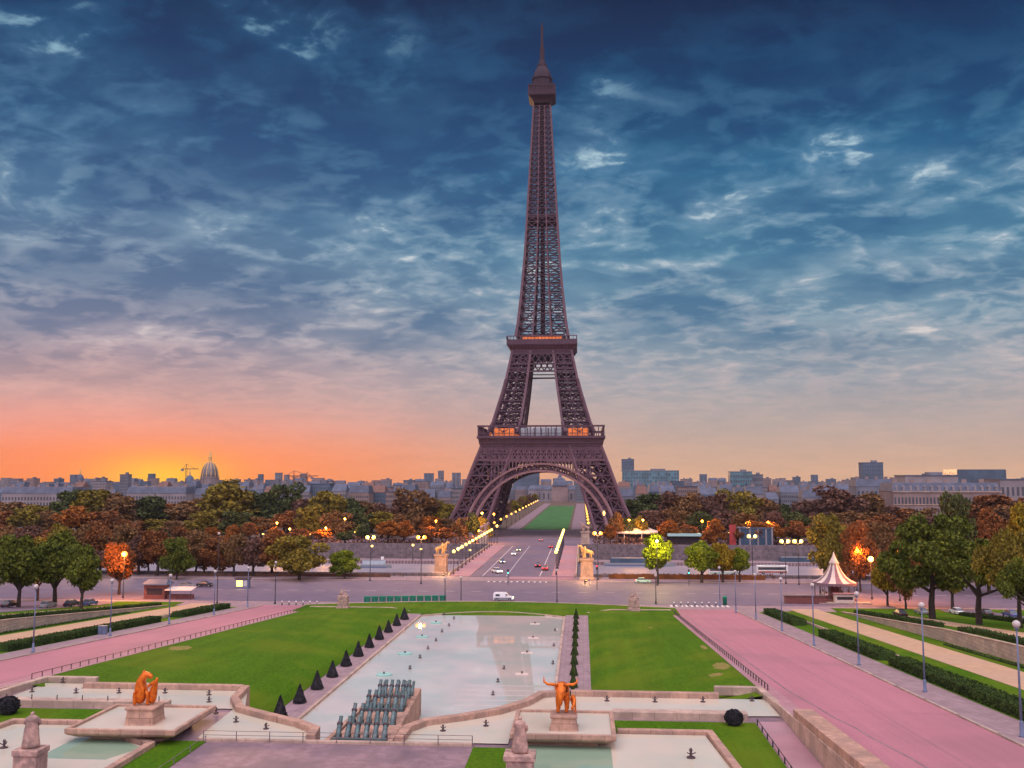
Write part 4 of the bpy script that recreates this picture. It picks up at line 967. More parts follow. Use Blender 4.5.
hedge('russet low hedge along the plaza edge right of the bridge statue', 6, 64, 332, 333.6, lambda y: -.06, 1.6, m='leaf_rust', leaf=.3, dens=3)
hedge('dark planted strip along the plaza edge left of the bridge', -150, -62, 332, 333.6, lambda y: -.06, 1.1, m='leaf_plum', leaf=.3, dens=3)
# equestrian statues on tall pedestals at the bridge ends
def rider(x, y, label, flip, gold):
    h = 7.0
    p_ = MB().lathe([(2.6, 0), (2.6, .5), (2.15, .9), (2.05, h - .9), (2.4, h - .5), (2.4, h)], 4, sq=True).build('pedestal', 'stone' if gold else 'pale_stone', bevel=.05); p_.location = (x, y, -.06)
    tag(p_, 'tall pedestal under the ' + label.replace('horse and warrior ', ''), 'pedestal')
    t = thing('equestrian_statue', label, 'statue', (x, y, h - .06), 0); m = 'gold_stone' if gold else 'statue_stone'; f = flip  # gold ones have the warm lamp light put into their stone colour
    skin('horse', [(-1.3 * f, 0, 2.5, .75), (0, 0, 2.45, .72), (1.1 * f, 0, 2.6, .75), (1.7 * f, 0, 3.5, .5), (2.1 * f, 0, 4.3, .36), (2.7 * f, 0, 4.1, .26), (3.0 * f, 0, 3.75, .2), (-1.5 * f, -.4, 1.3, .3), (-1.6 * f, -.4, .05, .2),
                   (-1.2 * f, .4, 1.3, .3), (-1.1 * f, .4, .05, .2), (1.2 * f, -.4, 1.3, .28), (1.25 * f, -.4, .05, .2), (1.5 * f, .4, 1.5, .26), (2.0 * f, .4, 1.0, .18), (-2.0 * f, 0, 2.3, .2), (-2.2 * f, 0, 1.2, .22)],
         [(0, 1), (1, 2), (2, 3), (3, 4), (4, 5), (5, 6), (0, 7), (7, 8), (0, 9), (9, 10), (2, 11), (11, 12), (2, 13), (13, 14), (0, 15), (15, 16)], m, t)
    skin('warrior', [(.6 * f, -1.2, 2.3, .36), (.6 * f, -1.2, 3.3, .46), (.6 * f, -1.2, 3.75, .22), (.6 * f, -1.2, 4.2, .32), (.45 * f, -1.2, 1.2, .24), (.4 * f, -1.2, .05, .2), (.85 * f, -1.2, 1.2, .24), (1.0 * f, -1.2, .05, .2),
                     (1.15 * f, -1.1, 3.3, .18), (1.5 * f, -.8, 3.6, .15), (.1 * f, -1.3, 3.0, .18), (0, -1.4, 2.3, .14)],
         [(0, 1), (1, 2), (2, 3), (0, 4), (4, 5), (0, 6), (6, 7), (1, 8), (8, 9), (1, 10), (10, 11)], m, t)
rider(BX - 25.9, 345, 'gold lit horse and warrior statue at the left end of the bridge', 1, True)
rider(BX + 25.9, 330, 'gold lit horse and warrior statue at the right end of the bridge', -1, True)
rider(BX - 25.9, YF + 8, 'horse and warrior statue at the far left end of the bridge', 1, False)
rider(BX + 25.9, YF + 8, 'horse and warrior statue at the far right end of the bridge', -1, False)
# ------------------------------------------------------------ lamps
def lantern(loc, h, light, arms, label='', parts=True, power=0, col=(1, .5, .15), r=.42):
    t = thing('street_lamp', label, 'street lamp', loc, group='lit lamps of the riverside streets')
    MB().lathe([(.32, 0), (.3, .4), (.16, .8), (.13, 1.5)], 8).tube([(0, 0, 1.4), (0, 0, h - .5)], [.13, .09], 8).build('pole', 'black_metal', t)
    for k in range(arms):
        ox = 0 if arms == 1 else (k * 2 - 1) * 1.1
        if arms > 1: MB().tube([(0, 0, h - 1.0), (ox * .6, 0, h - .55), (ox, 0, h - .5)], .07, 6).build('arm', 'black_metal', t)
        MB().lathe([(.1, h - .5)] + [(r * math.sin(a), h - .05 - r * math.cos(a)) for a in [j * math.pi / 8 for j in range(1, 8)]] + [(.02, h + r - .04)], 12, x=ox).build('bulb', light, t, smooth=True)
    if power: glow(t, (0, -.9 if power < 9000 else -2.2, h), power, col, .5)
    return t
def glow(parent, loc, power, col, r):
    l = bpy.data.lights.new('lamp_light', 'POINT'); l.energy = power; l.color = col; l.shadow_soft_size = r; l.specular_factor = 0
    o = bpy.data.objects.new('lamp_light', l); C.objects.link(o); o.parent = parent; o.location = loc
LN = {}
def lamp(px, py, Y, light, one, many, zone='', base=0.0, arms=1, power=0, order='left', r=.62, col=(1, .4, .08), x=None):
    X, z = AT(px, py, Y) if x is None else (x, base + 8)
    h = max(3.2, z - base); k = (light, arms, r)
    if power or k not in LN:
        o = lantern((X, Y, base), h if power else 8.0, light, arms, power=power, r=r, col=col)
        if not power: LN[k] = o; o.scale = (1, 1, h / 8.0)
    else: o = dup(LN[k], (X, Y, base), 0, (1, 1, h / 8.0))
    pend(o, one, many, zone, key=Y if order == 'near' else None, order=order)
# lamp rows added on the bridge in place of light trails; drives beyond
for i in range(13):
    y = YQ + 4 + i * 12
    lamp(0, 0, y, 'yellow_light', 'yellow globe lamp', 'added yellow globe lamps replacing light trails on the left bridge parapet', base=.16, x=BX - 21, order='near', r=.6, power=1800 if i % 4 == 1 else 0)
    lamp(0, 0, y, 'yellow_light', 'yellow globe lamp', 'added yellow globe lamps replacing light trails on the right bridge sidewalk', base=.16, x=BX + 15.2, order='near', r=.6, power=1800 if i % 4 == 1 else 0)
for i in range(14):
    y = 520 + i * 46
    if y > 545: lamp(0, 0, y, 'warm_light', 'amber lamp', 'amber lamps on the drive left of the far lawn', x=BX - 27 , order='near', r=.75)
    if y > 545: lamp(0, 0, y, 'warm_light', 'amber lamp', 'amber lamps on the drive right of the far lawn', x=BX + 28, order='near', r=.75)
for px, py, m, arms in ((263, 534, 'yellow_light', 1), (277, 523, 'warm_light', 1), (290, 529, 'warm_light', 1), (310, 534, 'yellow_light', 1), (326, 528, 'warm_light', 1), (345, 519, 'warm_light', 1), (355, 532, 'yellow_light', 1), (392, 530, 'warm_light', 1),
                  (436, 521, 'orange_light', 1), (482, 513, 'warm_light', 1), (494, 514, 'orange_light', 1), (497, 526, 'yellow_light', 1), (479, 531, 'orange_light', 1), (604, 513, 'yellow_light', 1)):
    lamp(px, py, 506, m, 'lit lamp', 'lit lamps along the far quay left of the lawn', power=9000 if m != 'yellow_light' else 0)
for px, py, m in ((629, 520, 'orange_light'), (643, 520, 'warm_light'), (672, 523, 'warm_light'), (702, 521, 'orange_light'), (729, 533, 'yellow_light'), (747, 523, 'warm_light'), (768, 522, 'orange_light'), (781, 533, 'yellow_light'), (818, 528, 'warm_light')):
    lamp(px, py, 506, m, 'lit lamp', 'lit lamps along the far quay right of the bridge', power=9000 if m != 'yellow_light' else 0)
for px, py in ((372, 546), (413, 545), (421, 549), (460, 548), (470, 550)): lamp(px, py, 476, 'yellow_light', 'yellow lamp', 'yellow lamps low on the far quay wall', base=-6.5)
for px, py, pb, m, a, pw, l in ((370, 537, 581, 'yellow_light', 2, 500, 'twin yellow lamp standing by the quay left of the statue'), (421, 537, 584, 'orange_light', 2, 900, 'twin orange lamp standing just left of the gold left statue'),
                         (786, 541, 584, 'yellow_light', 2, 500, 'twin yellow lamp on the plaza left of its twin near the carousel'), (799, 541, 585, 'yellow_light', 2, 500, 'twin yellow lamp on the plaza nearest the carousel'),
                         (753, 536, 578, 'yellow_light', 2, 300, 'twin yellow lamp on the plaza edge above the lime trees'), (598, 533, 580, 'orange_light', 2, 900, 'twin orange lamp standing just right of the gold right statue')):
    x, y = P(px, pb, -.05); h = AT(px, py, y)[1]; o = lantern((x, y, -.06), h, m, a, l, power=pw * 4, r=.62)
for px, py, pb, pw, l in ((123, 554, 597, 6000, 'strong orange lamp glowing in the rust tree left of the kiosk'), (857, 550, 590, 2600, 'orange lamp glowing among rust leaves right of the carousel'), (872, 559, 598, 3000, 'amber lamp glowing low right of the carousel roof'),
                      (900, 553, 600, 2600, 'orange lamp glowing under the tall spreading tree')):
    x, y = P(px, pb, .6); h = AT(px, py, y)[1] - .3; lantern((x, y, .3), h, 'orange_light' if py != 559 else 'yellow_light', 1, l, power=pw * 4, r=.8, col=(1, .30, .04))
for px, py, pb, l in ((217, 533, 604, 'tall dark unlit lamp post by the left avenue end'), (461, 577, 604, 'tall dark lamp post at the kerb opposite the white van'), (557, 570, 603, 'dark lamp post at the kerb in front of the bridge road'),
                      (656, 575, 604, 'dark lamp post on the kerb below the bright lime tree'), (275, 562, 604, 'dark lamp post at the kerb left of the worn pillar'), (445, 578, 604, 'dark lamp post standing behind the green panels')):
    x, y = P(px, pb, -.05); h = AT(px, py, y)[1]; lantern((x, y, -.06), h, 'globe', 1, l, r=.36)
# the lamps that light the two gold statues
for px, py, Y, l in ((444, 571, 338, 'small floodlight at the foot of the left gold statue'), (586, 579, 322, 'small floodlight at the foot of the right gold statue')):
    x, z = AT(px, py, Y); t = thing('floodlight', l, 'floodlight', (x, Y - 1.5, -.06)); MB().box(0, 0, 0, .7, .5, .55).build('housing', 'black_metal', t); MB().box(0, .1, .552, .5, .3, .05).build('lens', 'warm_light', t)
    glow(t, (0, -1.2, 3.5), 2600, (1, .55, .16), .4)
# ------------------------------------------------------------ worn pillars on the lawn heads
def pillar(px, pb, label, group_label):
    x, y = P(px, pb, 1.0); t = thing('stone_group', label, 'statue', (x, y, 1.0), 0)
    MB().box(0, 0, -.3, 3.0, 2.4, 1.1).box(0, 0, .8, 2.5, 2.0, 2.6).build('block', 'statue_stone', t, bevel=.12)
    skin('figure', [(-.5, 0, 3.2, .5), (-.45, 0, 4.1, .48), (-.4, 0, 4.6, .2), (-.35, -.05, 5.0, .3), (.4, 0, 3.2, .5), (.5, .1, 4.0, .44), (.5, 0, 4.45, .18), (.5, -.05, 4.8, .27), (-.9, -.2, 3.6, .18), (.95, -.2, 3.5, .18)],
         [(0, 1), (1, 2), (2, 3), (0, 4), (4, 5), (5, 6), (6, 7), (1, 8), (5, 9)], 'statue_stone', t)
pillar(343, 609, 'worn stone figure group on a block at the head of the left lawn', ''); pillar(634, 611, 'worn stone figure group on a block at the head of the right lawn', '')
# green mesh panels along the kerb
x0, y0 = P(366, 604, -.05); x1, y1 = P(442, 603, -.05); GP = None
for i in range(11):
    x, y = x0 + (x1 - x0) * i / 10, y0 + (y1 - y0) * i / 10 + 1.5
    if GP is None:
        t = GP = thing('green_stand', '', 'green stand', (x, y, -.06), group='row of green stands along the kerb')
        MB().box(0, 0, .2, 1.7, .8, 1.5).build('body', 'green_paint', t, bevel=.06); MB().box(0, 0, 1.7, 1.85, 1.0, .2).build('lid', 'green_paint', t, bevel=.05)
        MB().box(-.45, -.42, .45, .6, .04, 1.0).build('panel', 'green_dark', t); MB().box(.45, -.42, .45, .6, .04, 1.0).build('panel', 'green_dark', t)
        for s_ in (-1, 1): MB().box(s_ * .7, 0, 0, .15, .7, .2).build('leg', 'green_dark', t)
        o = t
    else: o = dup(GP, (x, y, -.06))
    pend(o, 'green stand', 'green stands lined up along the kerb behind the pool')
def bin_(px, pb, l):
    x, y = P(px, pb, -.05); t = thing('litter_bin', l, 'bin', (x, y, -.06)); MB().lathe([(.5, 0), (.6, 1.9), (.66, 1.95), (.66, 2.1), (.3, 2.4)], 12).build('body', 'green_paint', t, smooth=True); MB().box(0, -.6, 1.3, .6, .12, .3).build('slot', 'green_dark', t)
bin_(725, 605, 'green round bin standing at the plaza end of the right avenue')
BO = None
for px in (674, 681, 688, 695, 702, 709, 716):
    x, y = P(px, 606, 0)
    if BO is None: t = BO = thing('bollard', '', 'bollard', (x, y, -.05), group='bollards closing the right avenue'); MB().lathe([(.22, 0), (.2, .1), (.13, .2), (.12, .8)], 10).build('post', 'black_metal', t); MB().lathe([(.15, .8), (.19, .95), (.15, 1.1), (.02, 1.16)], 10).build('cap', 'white_paint', t); o = t
    else: o = dup(BO, (x, y, -.05))
    pend(o, 'short bollard', 'short bollards across the end of the right avenue')
for px in (282, 289, 296, 303, 310, 317):
    x, y = P(px, 605, 0); o = dup(BO, (x, y, -.05)); o['group'] = 'bollards closing the left avenue'; pend(o, 'short bollard', 'short bollards across the end of the left avenue')
def signal(px, pt_, pb, l, col):
    x, y = P(px, pb, -.05); h = AT(px, pt_, y)[1]; t = thing('traffic_light', l, 'traffic light', (x, y, -.06)); MB().tube([(0, 0, 0), (0, 0, h - .9)], .09, 8).build('pole', 'black_metal', t)
    o = MB().box(0, 0, h - 1.1, .5, .4, 1.4).build('signal_head', 'black_metal', t, bevel=.04)
    for k, m in enumerate(('green_light', 'black_metal', 'black_metal') if col == 'g' else ('black_metal', 'black_metal', 'red_light') if col == 'r' else ('black_metal',) * 3):
        MB().lathe([(.2, 0), (.2, .05)], 12).build('lens', m, o).matrix_local = Matrix.Translation((0, -.21, h - .85 + .42 * k)) @ Matrix.Rotation(R(90), 4, 'X')
signal(508, 570, 585, 'traffic light showing green at the foot of the bridge road', 'g'); signal(597, 566, 590, 'striped pole traffic light beside the right gold statue', 'r'); signal(689, 570, 586, 'traffic light showing green on the plaza edge near the coaches', 'g')
# ------------------------------------------------------------ vehicles
def wheel(t, x, y, r, w_=.24):
    o = MB().lathe([(r * .72, -w_ / 2), (r, -w_ / 2 + .03), (r, w_ / 2 - .03), (r * .72, w_ / 2)], 18).build('wheel', 'tyre', t); o.matrix_local = Matrix.Translation((x, y, r)) @ Matrix.Rotation(R(90), 4, 'X')
    MB().lathe([(r * .62, -w_ / 2 - .01), (r * .2, -w_ / 2 - .03)], 12).lathe([(r * .2, w_ / 2 + .03), (r * .62, w_ / 2 + .01)], 12).build('rim', 'car_grey', o)
def shell(prof, w_, top=.82):
    """car body from a side outline [(x, z)], narrower at the top"""
    zs = [z for _, z in prof]; zm = max(zs); b = MB(); n = len(prof); z0 = min(zs)
    for s_ in (-1, 1):
        for x, z in prof: k = 1 - (1 - top) * max(0, (z - .95 * zm * .62)) / (zm * .42) if z > zm * .6 else 1; b.v.append((x, s_ * w_ / 2 * k, z))
    b.f += [tuple(range(n)), tuple(range(2 * n - 1, n - 1, -1))]
    for i in range(n): j = (i + 1) % n; b.f.append((i, i + n, j + n, j))
    return b
def car(x, y, rz, m, label, lights=None, sc=1, group=None):
    t = thing('car', label, 'car', (x, y, -.02 if y < YQ else .03), rz, group, sc)
    lower = [(-2.15, .35), (-2.2, .75), (-2.05, .92), (-1.2, .96), (1.15, .93), (1.95, .8), (2.15, .62), (2.12, .33), (1.75, .3), (-1.75, .3)]
    o = shell(lower[::-1], 1.78, 1.0).build('body', m, t, bevel=.06)
    cab = [(-1.75, .93), (-1.3, 1.42), (.25, 1.46), (1.1, .93)]
    o = shell(cab[::-1], 1.62, .80).build('cabin', 'window_dark', t, bevel=.04)
    r_ = MB().box(-.52, 0, 1.42, 1.45, 1.22, .08).build('roof', m, t, bevel=.03)
    for px_ in (-1.35, 1.35):
        for py_ in (-.82, .82): wheel(t, px_, py_, .33)
    for s_ in (-1, 1):
        MB().box(2.11, s_ * .62, .56, .12, .36, .18).build('headlight', 'head_light' if lights == 'h' else 'globe', t)
        MB().box(-2.17, s_ * .66, .66, .1, .3, .2).build('taillight', 'red_light' if lights == 't' else 'car_red', t)
    return t
x, y = P(504, 600, 0)
t = thing('delivery_van', 'small white delivery van driving past the lawn in front of the bridge', 'van', (x, 270.5, -.02), 0, None, 1.25)
shell([(-2.2, .35), (-2.25, 1.0), (-2.15, 1.78), (-1.9, 1.9), (.35, 1.88), (.75, 1.75), (1.35, 1.15), (2.05, .95), (2.2, .7), (2.18, .35)][::-1], 1.85, .86).build('body', 'car_white', t, bevel=.07)
for s_ in (-1, 1):
    MB().add([(.5, s_ * .925, 1.12), (1.2, s_ * .925, 1.12), (.85, s_ * .86, 1.6), (.5, s_ * .84, 1.66)], [(0, 1, 2, 3)]).build('side_window', 'window_dark', t)
    MB().box(2.15, s_ * .65, .66, .12, .34, .22).build('headlight', 'head_light', t); MB().box(-2.24, s_ * .72, .9, .06, .2, .5).build('taillight', 'car_red', t)
for s_ in (-1, 1): MB().box(-.1, s_ * .93, .42, 3.9, .03, .42).build('lower_panel', 'car_grey', t); MB().box(-1.2, s_ * .905, 1.15, .9, .03, .45).build('side_window', 'window_dark', t)
MB().add([(.86, -.7, 1.68), (1.36, -.78, 1.19), (1.36, .78, 1.19), (.86, .7, 1.68)], [(0, 1, 2, 3)]).build('windscreen', 'window_dark', t)
for px_ in (-1.35, 1.4):
    for py_ in (-.86, .86): wheel(t, px_, py_, .34)
car(*P(643, 583, 0), 0, 'car_teal', 'pale teal car crossing the plaza behind the right worn figure group', 't', 1.15)
def lane(px, pb, rz, m, l, lt, sc=1.15): x, y = P(px, pb, .03); car(x, y, rz, m, l, lt, sc)
lane(519, 551, R(-90), 'car_grey', 'grey car with bright headlights coming over the bridge, far one of two', 'h'); lane(514, 555, R(-90), 'car_white', 'white car with bright headlights coming over the bridge, near one of two', 'h')
lane(545, 570, R(90), 'car_red', 'red car with glowing tail lights driving onto the bridge', 't', 1.25); lane(538, 567, R(90), 'car_black', 'black car with tail lights beside the red car on the bridge', 't', 1.2)
lane(551, 548, R(90), 'car_red', 'red car with tail lights far along the bridge', 't'); lane(541, 541, R(90), 'car_grey', 'grey car with tail lights at the far bridge end', 't')
lane(497, 573, R(-62), 'car_white', 'white car with bright headlights turning off the bridge', 'h', 1.25); lane(502, 563, R(-80), 'car_blue', 'dark blue car with bright headlights leaving the bridge behind the white one', 'h', 1.2)
def coach(x, y, rz, m, label, z=-.02, L=11, band='car_teal'):
    t = thing('coach', label, 'coach', (x, y, z), rz)
    MB().box(0, 0, .4, L, 2.5, 2.7).build('body', m, t, bevel=.18)
    for s_ in (-1, 1): MB().box(-.2, s_ * 1.255, 1.55, L - 1.2, .03, 1.0).build('side_window', 'window_dark', t); MB().box(0, s_ * 1.256, .6, L - .8, .03, .5).build('stripe', band, t)
    MB().box(L / 2 + .002, 0, 1.3, .04, 2.1, 1.4).build('windscreen', 'window_dark', t); MB().box(0, 0, 3.1, L * .5, 1.6, .25).build('roof_unit', 'car_grey', t, bevel=.05)
    for px_ in (-L / 2 + 2.2, L / 2 - 2.4):
        for py_ in (-1.15, 1.15): wheel(t, px_, py_, .5, .3)
coach(*P(724, 575, 0), R(4), 'car_white', 'white and teal coach parked by the quay right of the lime trees', band='car_teal')
coach(*P(772, 574, 0), R(2), 'car_white', 'white and red coach parked by the quay behind the twin lamps', band='car_red')
PC = 0
for i, (px, py, m, z) in enumerate(((900, 612, 'car_black', 3.4), (921, 606, 'car_grey', 3.2), (956, 604, 'car_white', 3.4), (985, 607, 'car_black', 3.6), (1010, 610, 'car_blue', 3.6))):
    x, y = P(px, py, z); o = car(x, y, R(92), m, '', None, 1.1, 'cars parked under the park trees'); o.location.z = zt(y) + .08; pend(o, 'parked car', 'parked cars under the spreading park trees')
for i, (px, py, m, z) in enumerate(((10, 606, 'car_black', 2.6), (48, 607, 'car_grey', 2.5), (72, 603, 'car_black', 2.3), (90, 600, 'car_blue', 2.2), (205, 587, 'car_black', .0), (187, 588, 'car_grey', 0))):
    x, y = P(px, py, z); o = car(x, y, R(88) if px < 100 else 0, m, '', None, 1.15, 'cars parked by the left park trees'); o.location.z = zt(y) + .08; pend(o, 'parked car', 'parked cars by the left trees and kiosk')
# ------------------------------------------------------------ carousel, kiosks, tents
x, y = P(835, 599, .2); cy_ = y
t = thing('carousel', 'carousel with a pointed cream and plum striped tent roof on the plaza', 'carousel', (x, y, zt(y)))
prof = [(5.9, 4.9), (4.5, 5.5), (3.2, 6.5), (2.1, 8.0), (1.4, 9.4), (1.15, 10.1)]
NS = 18
for m, par in (('cream_cloth', 0), ('plum_cloth', 1)):
    b = MB()
    for s_ in range(par, NS, 2):
        for (r0, h0), (r1, h1) in zip(prof, prof[1:]):
            a0, a1 = 2 * math.pi * s_ / NS, 2 * math.pi * (s_ + 1) / NS
            b.add([(r * math.cos(a), r * math.sin(a), h) for r, a, h in ((r0, a0, h0), (r0, a1, h0), (r1, a1, h1), (r1, a0, h1))], [(0, 1, 2, 3)])
    b.build('roof_stripe', m, t)
MB().lathe([(1.35, 10.05), (1.4, 10.2), (.85, 11.1), (.3, 12.3), (.05, 13.3)], 16).build('finial', 'cream_cloth', t, smooth=True)
b = MB()
for s_ in range(NS * 2):
    a0, a1 = math.pi * s_ / NS, math.pi * (s_ + 1) / NS; am = (a0 + a1) / 2
    b.add([(5.92 * math.cos(a0), 5.92 * math.sin(a0), 4.95), (5.92 * math.cos(a1), 5.92 * math.sin(a1), 4.95), (5.92 * math.cos(a1), 5.92 * math.sin(a1), 4.4), (5.92 * math.cos(am), 5.92 * math.sin(am), 4.05), (5.92 * math.cos(a0), 5.92 * math.sin(a0), 4.4)], [(0, 1, 2, 3, 4)])
b.build('valance', 'plum_cloth', t)
MB().lathe([(5.8, 0), (5.8, .5), (5.6, .55)], 24).build('platform', 'brown_wood', t); MB().lathe([(1.8, .5), (1.8, 4.9)], 16).build('centre_drum', 'brown_wood', t)
for k in range(12):
    a = k * math.pi / 6; MB().tube([(5.5 * math.cos(a), 5.5 * math.sin(a), .5), (5.5 * math.cos(a), 5.5 * math.sin(a), 5.0)], .09, 6).build('post', 'gold_dome', t)
for k in range(9):
    a = k * 2 * math.pi / 9; c_, s_ = 3.9 * math.cos(a), 3.9 * math.sin(a); ta = (-math.sin(a), math.cos(a))
    f = lambda u, z, r_: (c_ + ta[0] * u, s_ + ta[1] * u, z, r_)
    skin('wooden_horse', [f(-.6, 1.8, .3), f(.5, 1.85, .3), f(.8, 2.5, .18), f(1.2, 2.6, .12), f(-.7, 1.1, .1), f(.6, 1.1, .1)], [(0, 1), (1, 2), (2, 3), (0, 4), (1, 5)], 'cream_cloth' if k % 2 else 'brown_wood', t, sub=1)
    MB().tube([(c_, s_, .5), (c_, s_, 5)], .05, 5).build('pole', 'gold_dome', t)
x, y = P(806, 599, .2)
t = thing('ticket_booth', 'long low brown counter booth in front of the carousel', 'booth', (x + 2, y - 8, zt(y - 8)))
MB().box(-4, 0, 0, 11, 1.6, 1.9).build('counter', 'brown_wood', t, bevel=.05); MB().box(-4, 0, 1.9, 11.4, 2.0, .18).build('counter_top', 'bronze_dark', t); MB().box(6.5, .5, 0, 5.2, 2.0, 2.5).build('cabin', 'cream_cloth', t, bevel=.05)
MB().box(6.5, .5, 2.5, 5.8, 2.6, .2).build('roof', 'plum_cloth', t); MB().box(6.5, -.52, 1.1, 4.2, .06, .8).build('hatch', 'dark_inside', t); MB().box(6.5, .5, 0, 14, 2.8, .3).build('plinth', 'pale_stone', t)
x, y = P(166, 596, .6)
t = thing('snack_kiosk', 'dark snack kiosk with a grey roof and pale awning near the orange lamp', 'kiosk', (x, y, zt(y) - .1))
MB().box(-2.5, 0, 0, 6.2, 4, 4.0).build('body', 'brown_wood', t); MB().prism([(-6, -2.6), (1.2, -2.6), (1.2, 2.6), (-6, 2.6)], 4.0, 4.35).build('roof', 'lamp_grey', t)
MB().add([(-5.9, -2.5, 4.36), (1.1, -2.5, 4.36), (.4, 0, 5.4), (-5.2, 0, 5.4), (1.1, 2.5, 4.36), (-5.9, 2.5, 4.36)], [(0, 1, 2, 3), (3, 2, 4, 5), (1, 4, 2), (0, 3, 5)]).build('hipped_roof', 'slate', t)
MB().add([(.6, -3, 2.6), (8.5, -3, 2.6), (8.5, 1, 3.3), (.6, 1, 3.3)], [(0, 1, 2, 3)]).build('awning', 'cream_cloth', t); MB().box(4.6, -.8, 0, 7.4, 1.2, 1.3).build('counter', 'brown_wood', t); MB().box(-2.5, -2.02, 1.3, 4.4, .05, 1.7).build('hatch', 'dark_inside', t)
for q in (.8, 8.3): MB().tube([(q, -2.8, 0), (q, -2.8, 2.65)], .07, 6).build('post', 'black_metal', t)
x, y = P(243, 588, 0)
t = thing('lit_kiosk', 'small kiosk with glowing yellow and blue display beside the left lamp', 'kiosk', (x, y, -.06))
MB().box(0, 0, 0, 3.8, 2.6, 2.9).build('body', 'lamp_grey', t, bevel=.05); MB().box(0, 0, 2.9, 4.6, 3.2, .3).build('roof', 'bronze_dark', t); MB().box(-.7, -1.33, .7, 1.9, .06, 1.8).build('display', 'yellow_light', t); MB().box(1.15, -1.33, .7, 1.1, .06, 1.8).build('display', 'pale_glass', t)
x, y = P(635, 541, 0)
t = thing('white_tent', 'white peaked tent roof beside the far quay right of the bridge', 'tent', (x, 520, 0)); MB().lathe([(12.5, 5.0), (12.5, 5.6), (8, 7.2), (3, 9.6), (2, 11.2), (.1, 12.2)], 12).build('canopy', 'cream_cloth', t)
MB().lathe([(9.5, 0), (9.5, 5)], 12).build('interior', 'dark_inside', t)
for k in range(8): a = k * math.pi / 4 + .2; MB().tube([(12 * math.cos(a), 12 * math.sin(a), 0), (12 * math.cos(a), 12 * math.sin(a), 5.2)], .15, 6).build('post', 'white_paint', t)
x, _ = AT(755, 545, 500)
t = thing('quay_pavilion', 'dark glass quay pavilion with pale frames and a red banner', 'pavilion', (x, 500, 0)); MB().box(0, 0, 0, 17, 7, 8.6).build('body', 'dark_glass', t)
for q in (-8, -3, 1, 5, 8): MB().box(q, -3.6, 0, .8, .2, 8.6).build('frame', 'facade_pale', t)
MB().box(-11.5, -2.5, 0, 3.2, .3, 10.5).build('banner', 'car_red', t); MB().box(0, 0, 8.6, 18, 8, .5).build('roof', 'slate', t)
t = thing('quay_shelter', 'low teal roofed shelter on the far quay left of the pavilion', 'shelter', (AT(684, 540, 500)[0], 500, 0)); MB().box(0, 0, 4.6, 17, 6, 1.3).build('roof', 'car_teal', t); MB().box(0, 1, 0, 15, 3, 4.6).build('body', 'dark_inside', t)
# boats moored on the river
def boat(px, py, L, label, cabin='pale_glass'):
    x, y = P(px, py, -8); t = thing('river_boat', label, 'boat', (x, y, -8), 0); w_ = L * .16
    hull = [(-L / 2, -w_ / 2), (L * .36, -w_ / 2), (L / 2, 0), (L * .36, w_ / 2), (-L / 2, w_ / 2)]
    MB().prism(hull, -.3, 1.6).build('hull', 'car_grey', t, bevel=.1); MB().prism([(a * .97, c * 1.02) for a, c in hull], .3, .7).build('stripe', 'car_blue', t)
    MB().prism([(-L * .42, -w_ * .38), (L * .26, -w_ * .38), (L * .31, 0), (L * .26, w_ * .38), (-L * .42, w_ * .38)], 1.6, 3.6).build('cabin', cabin, t, bevel=.15); MB().box(-L * .07, 0, 3.6, L * .66, w_ * .8, .25).build('roof', 'car_grey', t)
    MB().box(L * .2, 0, 3.85, L * .08, w_ * .5, 1.4).build('wheelhouse', 'white_paint', t, bevel=.1)
boat(376, 568, 15, 'small white river boat by the far quay left of the statue'); boat(640, 566, 34, 'long grey tour boat moored right of the gold right statue', 'dark_glass'); boat(815, 565, 40, 'long grey tour boat moored behind the twin lamps', 'dark_glass')

# two walkers by the right gold statue
def walker(px, pb, m, label, turn):
    x, y = P(px, pb, .1); t = thing('person', label, 'person', (x, y, .06), turn)
    skin('body', [(0, 0, .95, .15), (0, 0, 1.25, .17), (0, 0, 1.45, .15), (0, 0, 1.55, .06), (0, -.01, 1.68, .1), (0, -.01, 1.78, .07), (-.1, .1, .5, .085), (-.1, .18, .05, .06), (.1, -.08, .5, .085), (.1, -.2, .05, .06), (-.1, .08, .02, .05), (.1, -.3, .02, .05), (-.24, -.02, 1.2, .06), (-.25, -.1, .92, .05), (.24, .04, 1.2, .06), (.26, .1, .92, .05)],
         [(0, 1), (1, 2), (2, 3), (3, 4), (4, 5), (0, 6), (6, 7), (0, 8), (8, 9), (7, 10), (9, 11), (2, 12), (12, 13), (2, 14), (14, 15)], m, t)
walker(585, 585, 'car_black', 'person in dark clothes walking in front of the right gold statue', .4); walker(589, 584, 'car_blue', 'person in a blue coat standing by the right gold statue', 2)
